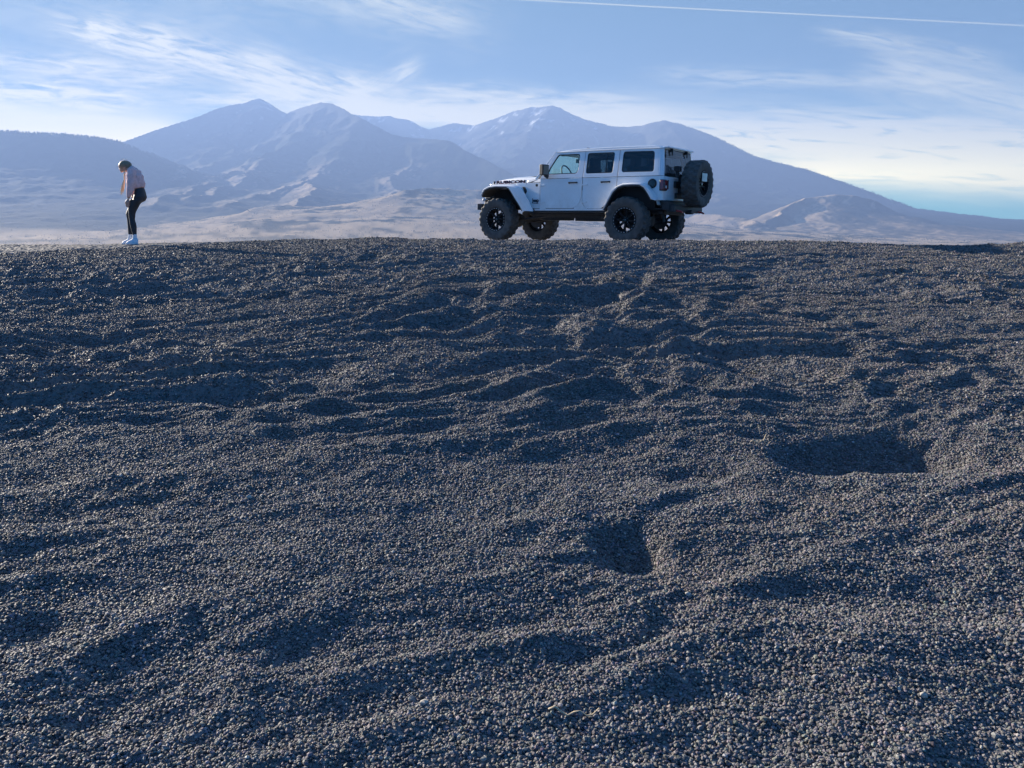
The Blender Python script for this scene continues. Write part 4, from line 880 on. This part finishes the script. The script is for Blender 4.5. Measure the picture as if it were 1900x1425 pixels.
def fused(mb, name, m, parent, vox, smooth=2, wrinkle=0.):
    o = mb.build(name, m, None); r = o.modifiers.new('r', 'REMESH'); r.mode = 'VOXEL'; r.voxel_size = vox
    if smooth: q = o.modifiers.new('s', 'SMOOTH'); q.iterations = smooth; q.factor = .5
    bpy.context.view_layer.update(); me = bpy.data.meshes.new_from_object(o.evaluated_get(bpy.context.evaluated_depsgraph_get())); bpy.data.objects.remove(o)
    me.name = name; me.materials.clear(); me.materials.append(m); n_ = len(me.vertices)
    if wrinkle:
        co = np.zeros(n_ * 3); me.vertices.foreach_get('co', co); co = co.reshape(-1, 3); nn = np.zeros(n_ * 3); me.vertex_normals.foreach_get('vector', nn)
        w = pn(co[:, 0] * 10 + co[:, 1] * 8, co[:, 2] * 15, 5) + .6 * pn(co[:, 1] * 22 + co[:, 0] * 16, co[:, 2] * 34, 6); co += nn.reshape(-1, 3) * (w * wrinkle)[:, None]; me.vertices.foreach_set('co', co.ravel())
    me.polygons.foreach_set('use_smooth', [True] * len(me.polygons)); o = bpy.data.objects.new(name, me); C.objects.link(o); o.parent = parent; return o
NL = [(-.20, .80, .03, .80, LH, .095), (-.139, .68, .050, .68, LH, .085), (-.095, .60, .047, .60, LH, .068), (-.079, .55, .046, .55, LH, .060), (-.070, .44, .030, .44, LH, .052), (-.095, .364, .018, .364, LH, .056), (-.103, .285, .0, .285, LH, .050), (-.104, .16, -.036, .16, LH, .036)]
FL = [(-.16, .80, .04, .80, RH, .095), (-.045, .66, .085, .66, RH, .080), (-.005, .60, .112, .60, RH, .066), (.012, .55, .126, .55, RH, .060), (.010, .46, .108, .46, RH, .052), (-.008, .38, .100, .38, RH, .055), (-.005, .30, .093, .30, RH, .050), (.015, .17, .083, .17, RH, .036)]
FL = [(a_ + .04 * (b_ < .75), b_, c_ + .04 * (b_ < .75), d_, e_, f_) for a_, b_, c_, d_, e_, f_ in FL]
def shrink(rs, k): return [((bx + fx) / 2 + (bx - fx) / 2 * k, (bz + fz) / 2 + (bz - fz) / 2 * k, (bx + fx) / 2 + (fx - bx) / 2 * k, (bz + fz) / 2 + (fz - bz) / 2 * k, cy, ry * k) for bx, bz, fx, fz, cy, ry in rs]
HIP = [(-.10, .74, -.04, .74, 0, .12), (-.205, .79, -.005, .79, 0, .165), (-.234, .85, -.020, .85, 0, .178), (-.215, .93, -.035, .91, 0, .158), (-.190, 1.02, -.045, .98, 0, .135)]
TOR = [(-.200, 1.035, .070, .945, 0, .165), (-.204, 1.106, .104, 1.050, 0, .180), (-.168, 1.235, .108, 1.165, 0, .182), (-.098, 1.331, .100, 1.245, 0, .165), (-.040, 1.385, .090, 1.285, 0, .120), (.006, 1.412, .088, 1.312, 0, .072), (.030, 1.415, .092, 1.33, 0, .056)]
mb = MB(); loft(mb, shrink(TOR, .80)); loft(mb, shrink(HIP, .90)); loft(mb, shrink(NL, .88) + [(-.098, .05, -.038, .05, LH, .03)]); loft(mb, shrink(FL, .88) + [(.058, .05, .12, .05, RH, .03)])
mb.tube([(.04, 0, 1.33), (.085, 0, 1.37), (.13, 0, 1.40)], [.055, .05, .05], 14)
hv, hf = ico()
def ell(mb, c, d, tilt=0):
    bm = bmesh.new(); bmesh.ops.create_uvsphere(bm, u_segments=24, v_segments=14, radius=1); q = Matrix.Rotation(tilt, 3, 'Y')
    v = [tuple(q @ Vector((x.co.x * d[0], x.co.y * d[1], x.co.z * d[2])) + Vector(c)) for x in bm.verts]; mb.add(v, [[a.index for a in p.verts] for p in bm.faces]); bm.free()
ell(mb, (.155, 0, 1.400), (.092, .074, .112), R_(60)); ell(mb, (.190, 0, 1.345), (.050, .050, .045)); ell(mb, (.238, 0, 1.358), (.016, .013, .022), R_(60)); ell(mb, (.205, 0, 1.312), (.026, .022, .020))
for sg in (1, -1): ell(mb, (.135, .076 * sg, 1.385), (.024, .010, .032), R_(60))
mb.tube([(-.02, .165, 1.31), (-.04, .20, 1.05), (.003, .195, .85), (.012, .188, .82)], [.05, .042, .027, .026], 12)
mb.tube([(-.02, -.165, 1.31), (.01, -.21, 1.08), (.08, -.185, .87), (.09, -.18, .84)], [.05, .042, .027, .026], 12)
for (hx, hy, hz, sg) in ((.016, .186, .80, 1), (.098, -.176, .82, -1)):
    ell(mb, (hx + .006, hy, hz - .035), (.036, .016, .048), R_(-10))
    for k, (o_, ln) in enumerate(((.028, .070), (.010, .080), (-.008, .074), (-.025, .058))):
        fx = hx + .008 + o_; mb.tube([(fx * .9 + hx * .1, hy, hz - .06), (fx + .006, hy - .003 * sg, hz - .06 - ln * .45), (fx + .003, hy - .012 * sg, hz - .06 - ln * .8), (fx - .003, hy - .022 * sg, hz - .06 - ln)], [.0092, .0088, .0078, .006], 8)
    mb.tube([(hx + .022, hy, hz - .015), (hx + .048, hy - .010 * sg, hz - .040), (hx + .056, hy - .018 * sg, hz - .072)], [.012, .010, .007], 8)
body = fused(mb, 'body', skin, person, .0045, 1)
for sg in (1, -1):
    MB().lathe([(.001, -.010), (.007, -.007), (.010, 0), (.007, .007), (.001, .010)], 10, 'z', c=(.236, .028 * sg, 1.385)).build('eye', M['gloss'], body, smooth=60)
MB().tube([(.232, -.018, 1.332), (.238, 0, 1.330), (.232, .018, 1.332)], .005, 6).build('mouth', mat('lips', (.40, .16, .14), rough=.5), body)
mb = MB(); loft(mb, TOR)
mb.tube([(-.02, .13, 1.33), (-.032, .185, 1.22), (-.040, .205, 1.08), (-.030, .205, .975), (-.012, .200, .905), (.000, .196, .870), (.003, .195, .845)], [.072, .076, .073, .068, .052, .038, .036], 16)
mb.tube([(-.02, -.13, 1.33), (-.005, -.185, 1.22), (.02, -.205, 1.08), (.05, -.20, .98), (.068, -.192, .92), (.076, -.188, .885)], [.072, .076, .073, .064, .048, .036], 16)
top = fused(mb, 'sweatshirt', pink, person, .010, 3, wrinkle=.007)
mb = MB(); loft(mb, HIP); loft(mb, NL); loft(mb, FL); leg = fused(mb, 'leggings', legm, person, .009, 3)
for (x, y, ty) in ((-.070, LH, .11), (.090, RH, .06)):
    mb = MB(); loft(mb, [(x - .042, .085, x + .044, .085, y, .040), (x - .038, .13, x + .036, .13, y, .037), (x - .036, .178, x + .033, .178, y, .036)]); mb.build('sock', white, person, smooth=60)
    mb = MB(); loft(mb, [(x - .050, .112, x + .046, .098, y, .040), (x - .072, .070, x + .070, .080, y + ty * .12, .043), (x - .078, .035, x + .125, .050, y + ty * .35, .046), (x - .074, .012, x + .140, .012, y + ty * .40, .046)])
    s_ = fused(mb, 'shoe', shoe, person, .008, 3)
    so = MB(); loft(so, [(x - .084, -.004, x + .146, -.004, y + ty * .4, .050), (x - .086, .022, x + .148, .022, y + ty * .4, .051)]); so.build('shoe_sole', white, s_, smooth=40)
h1 = skinned('hair', [(.045, 0, 1.375, .045, .055), (.085, 0, 1.405, .085, .085), (.125, 0, 1.425, .108, .096), (.175, 0, 1.425, .108, .094), (.232, 0, 1.398, .078, .074)], [(0, 1), (1, 2), (2, 3), (3, 4)], hairm_shaded, person)
nv = len(h1.data.vertices); co = np.zeros(nv * 3); h1.data.vertices.foreach_get('co', co); co = co.reshape(-1, 3); nn = np.zeros(nv * 3); h1.data.vertex_normals.foreach_get('vector', nn)
co += nn.reshape(-1, 3) * (.006 * pn(co[:, 0] * 30, co[:, 1] * 40 + co[:, 2] * 25, 4))[:, None]; h1.data.vertices.foreach_set('co', co.ravel()); h1.data.update()
skinned('braid', [(.130, .03, 1.35, .024), (.142, .035, 1.30, .016), (.140, .035, 1.26, .020), (.146, .035, 1.22, .015), (.142, .034, 1.18, .018), (.150, .034, 1.13, .010), (.160, .033, 1.10, .015), (.178, .032, 1.03, .017), (.195, .03, .98, .010), (.205, .03, .94, .004)], [(i, i + 1) for i in range(9)], blond_lit, h1)
for k in range(26):   # loose lit strands round the head and at the braid's end
    pass
st = MB()
for k in range(60):
    y = random.uniform(-.02, .05); x = .15 + random.uniform(-.012, .02); z = 1.16 - random.uniform(0, .05); ln = random.uniform(.12, .25)
    st.tube([(x, .03 + (y - .03) * .5, z), (x + .022, y, z - ln * .5), (x + .05 + random.uniform(-.02, .02), y + random.uniform(-.01, .01), z - ln)], [.003, .0025, .0008], 4)
for k in range(26):
    a = random.uniform(-.6, 3.0); y = random.uniform(-.06, .06); r0 = .10; x = .15 + r0 * math.cos(a); z = 1.425 + r0 * math.sin(a)
    st.tube([(x, y, z), (x + .012 * math.cos(a + 1), y, z + .012), (x + random.uniform(.0, .03), y * 1.2, z + random.uniform(-.02, .016))], [.002, .0018, .0006], 4)
st.build('loose_strands', blond_lit, h1)
wb = MB(); wb.lathe([(.030, -.008), (.034, 0), (.030, .008)], 14, 'z', c=(-.002, .201, .868)); wb.build('wrist_band', M['black'], person, smooth=60)

def kids(o):
    for c in o.children: yield c; yield from kids(c)
for o in list(kids(person)):       # she leans back a touch: weight over the heels
    n_ = len(o.data.vertices); co = np.zeros(n_ * 3); o.data.vertices.foreach_get('co', co); co = co.reshape(-1, 3); co[:, 0] -= .085 * co[:, 2]; o.data.vertices.foreach_set('co', co.ravel()); o.data.update()
person.scale = (.965, .965, .965)
# ------------------------------------------------------------------ small things lying on the slope
straw = mat('dry_straw', (.48, .38, .24), rough=.7); pale = mat('pale_stone', (.36, .33, .28), rough=.8, noise_amt=.25, nscale=60)
def twig(px, py, L, a, label, bend=.2, fork=True):
    p = px_ground(px, py); x, y = p[0], p[1]; root = None
    pts = []; 
    for k in range(9):
        t = k / 8 - .5; xx = x + math.cos(a) * L * t; yy = y + math.sin(a) * L * t + bend * L * (t * t); zz = ground_h(np.array([xx]), np.array([yy]))[0] + .014 + .010 * math.sin(k * 1.7) + .02 * (k / 8); pts.append((xx - x, yy - y, zz))
    mb = MB(); r = .0032; mb.tube([(a_, b_, c_ - pts[0][2]) for a_, b_, c_ in pts], [r * (1 - .07 * k) for k in range(9)], 6)
    if fork: q = pts[5]; mb.tube([(q[0], q[1], q[2] - pts[0][2]), (q[0] + L * .15, q[1] + L * .12, q[2] - pts[0][2] + .03), (q[0] + L * .26, q[1] + L * .2, q[2] - pts[0][2] + .035)], [.0026, .002, .001], 5)
    o = mb.build('dry_twig', straw, None, smooth=60, loc=(x, y, pts[0][2])); o['label'] = label; o['category'] = 'twig'; o['group'] = 'dry twigs lying on the cinders'
twig(1145, 706, .17, R_(-20), 'straw-coloured dry twig below the car, halfway down the slope')
twig(1412, 820, .10, R_(-10), 'short straw-coloured twig left of the widest dark hollow')
twig(1065, 1320, .14, R_(-8), 'thin dry twig nearest the camera, low in the picture', fork=False)
twig(935, 901, .12, R_(5), 'thin pale stalk in the middle of the slope', fork=False)
twig(1708, 565, .16, R_(-40), 'small dry twig near the top right of the slope')
def pebble(px, py, r, label, col=pale):
    p = px_ground(px, py); v, f = ico(); v = v * rng.uniform(.75, 1.2, (len(v), 1)) * np.array([1, .8, .75]) * r
    z = ground_h(np.array([p[0]]), np.array([p[1]]))[0] + r * .55
    mb = MB(); mb.add(v.tolist(), f.tolist()); o = mb.build('pale_stone', col, None, bevel=r * .12, loc=(p[0], p[1], z)); o['label'] = label; o['category'] = 'stone'; o['group'] = 'paler stones among the cinders'
pebble(1103, 1014, .013, 'pale stone on the left rim of the round dark hollow')
pebble(1713, 1289, .015, 'largest pale stone, low at the right of the slope')
pebble(786, 1292, .016, 'pale upright stone low in the middle left')
pebble(462, 912, .017, 'pale stone halfway down the left of the slope')
pebble(1277, 1093, .014, 'pale stone on the bright rise right of centre')


# ------------------------------------------------------------------ air
def haze():
    x0, x1, y0, y1, z0, z1 = -17000, 17500, -600, 14700, -150, 1960
    V = np.array([[x, y, z] for x in (x0, x1) for y in (y0, y1) for z in (z0, z1)], float)
    F = np.array([[0, 1, 3, 2], [4, 6, 7, 5], [0, 4, 5, 1], [2, 3, 7, 6], [0, 2, 6, 4], [1, 5, 7, 3]])
    m = bpy.data.materials.new('haze'); m.use_nodes = True; t = m.node_tree; t.nodes.clear()
    o_ = t.nodes.new('ShaderNodeOutputMaterial'); v = t.nodes.new('ShaderNodeVolumePrincipled')
    v.inputs['Color'].default_value = (.255, .385, .70, 1); v.inputs['Density'].default_value = HAZE_D; v.inputs['Anisotropy'].default_value = .12
    t.links.new(v.outputs[0], o_.inputs['Volume'])
    o = npmesh('haze', V, F, m); o['kind'] = 'stuff'
HAZE_D = 1.28e-4
haze()
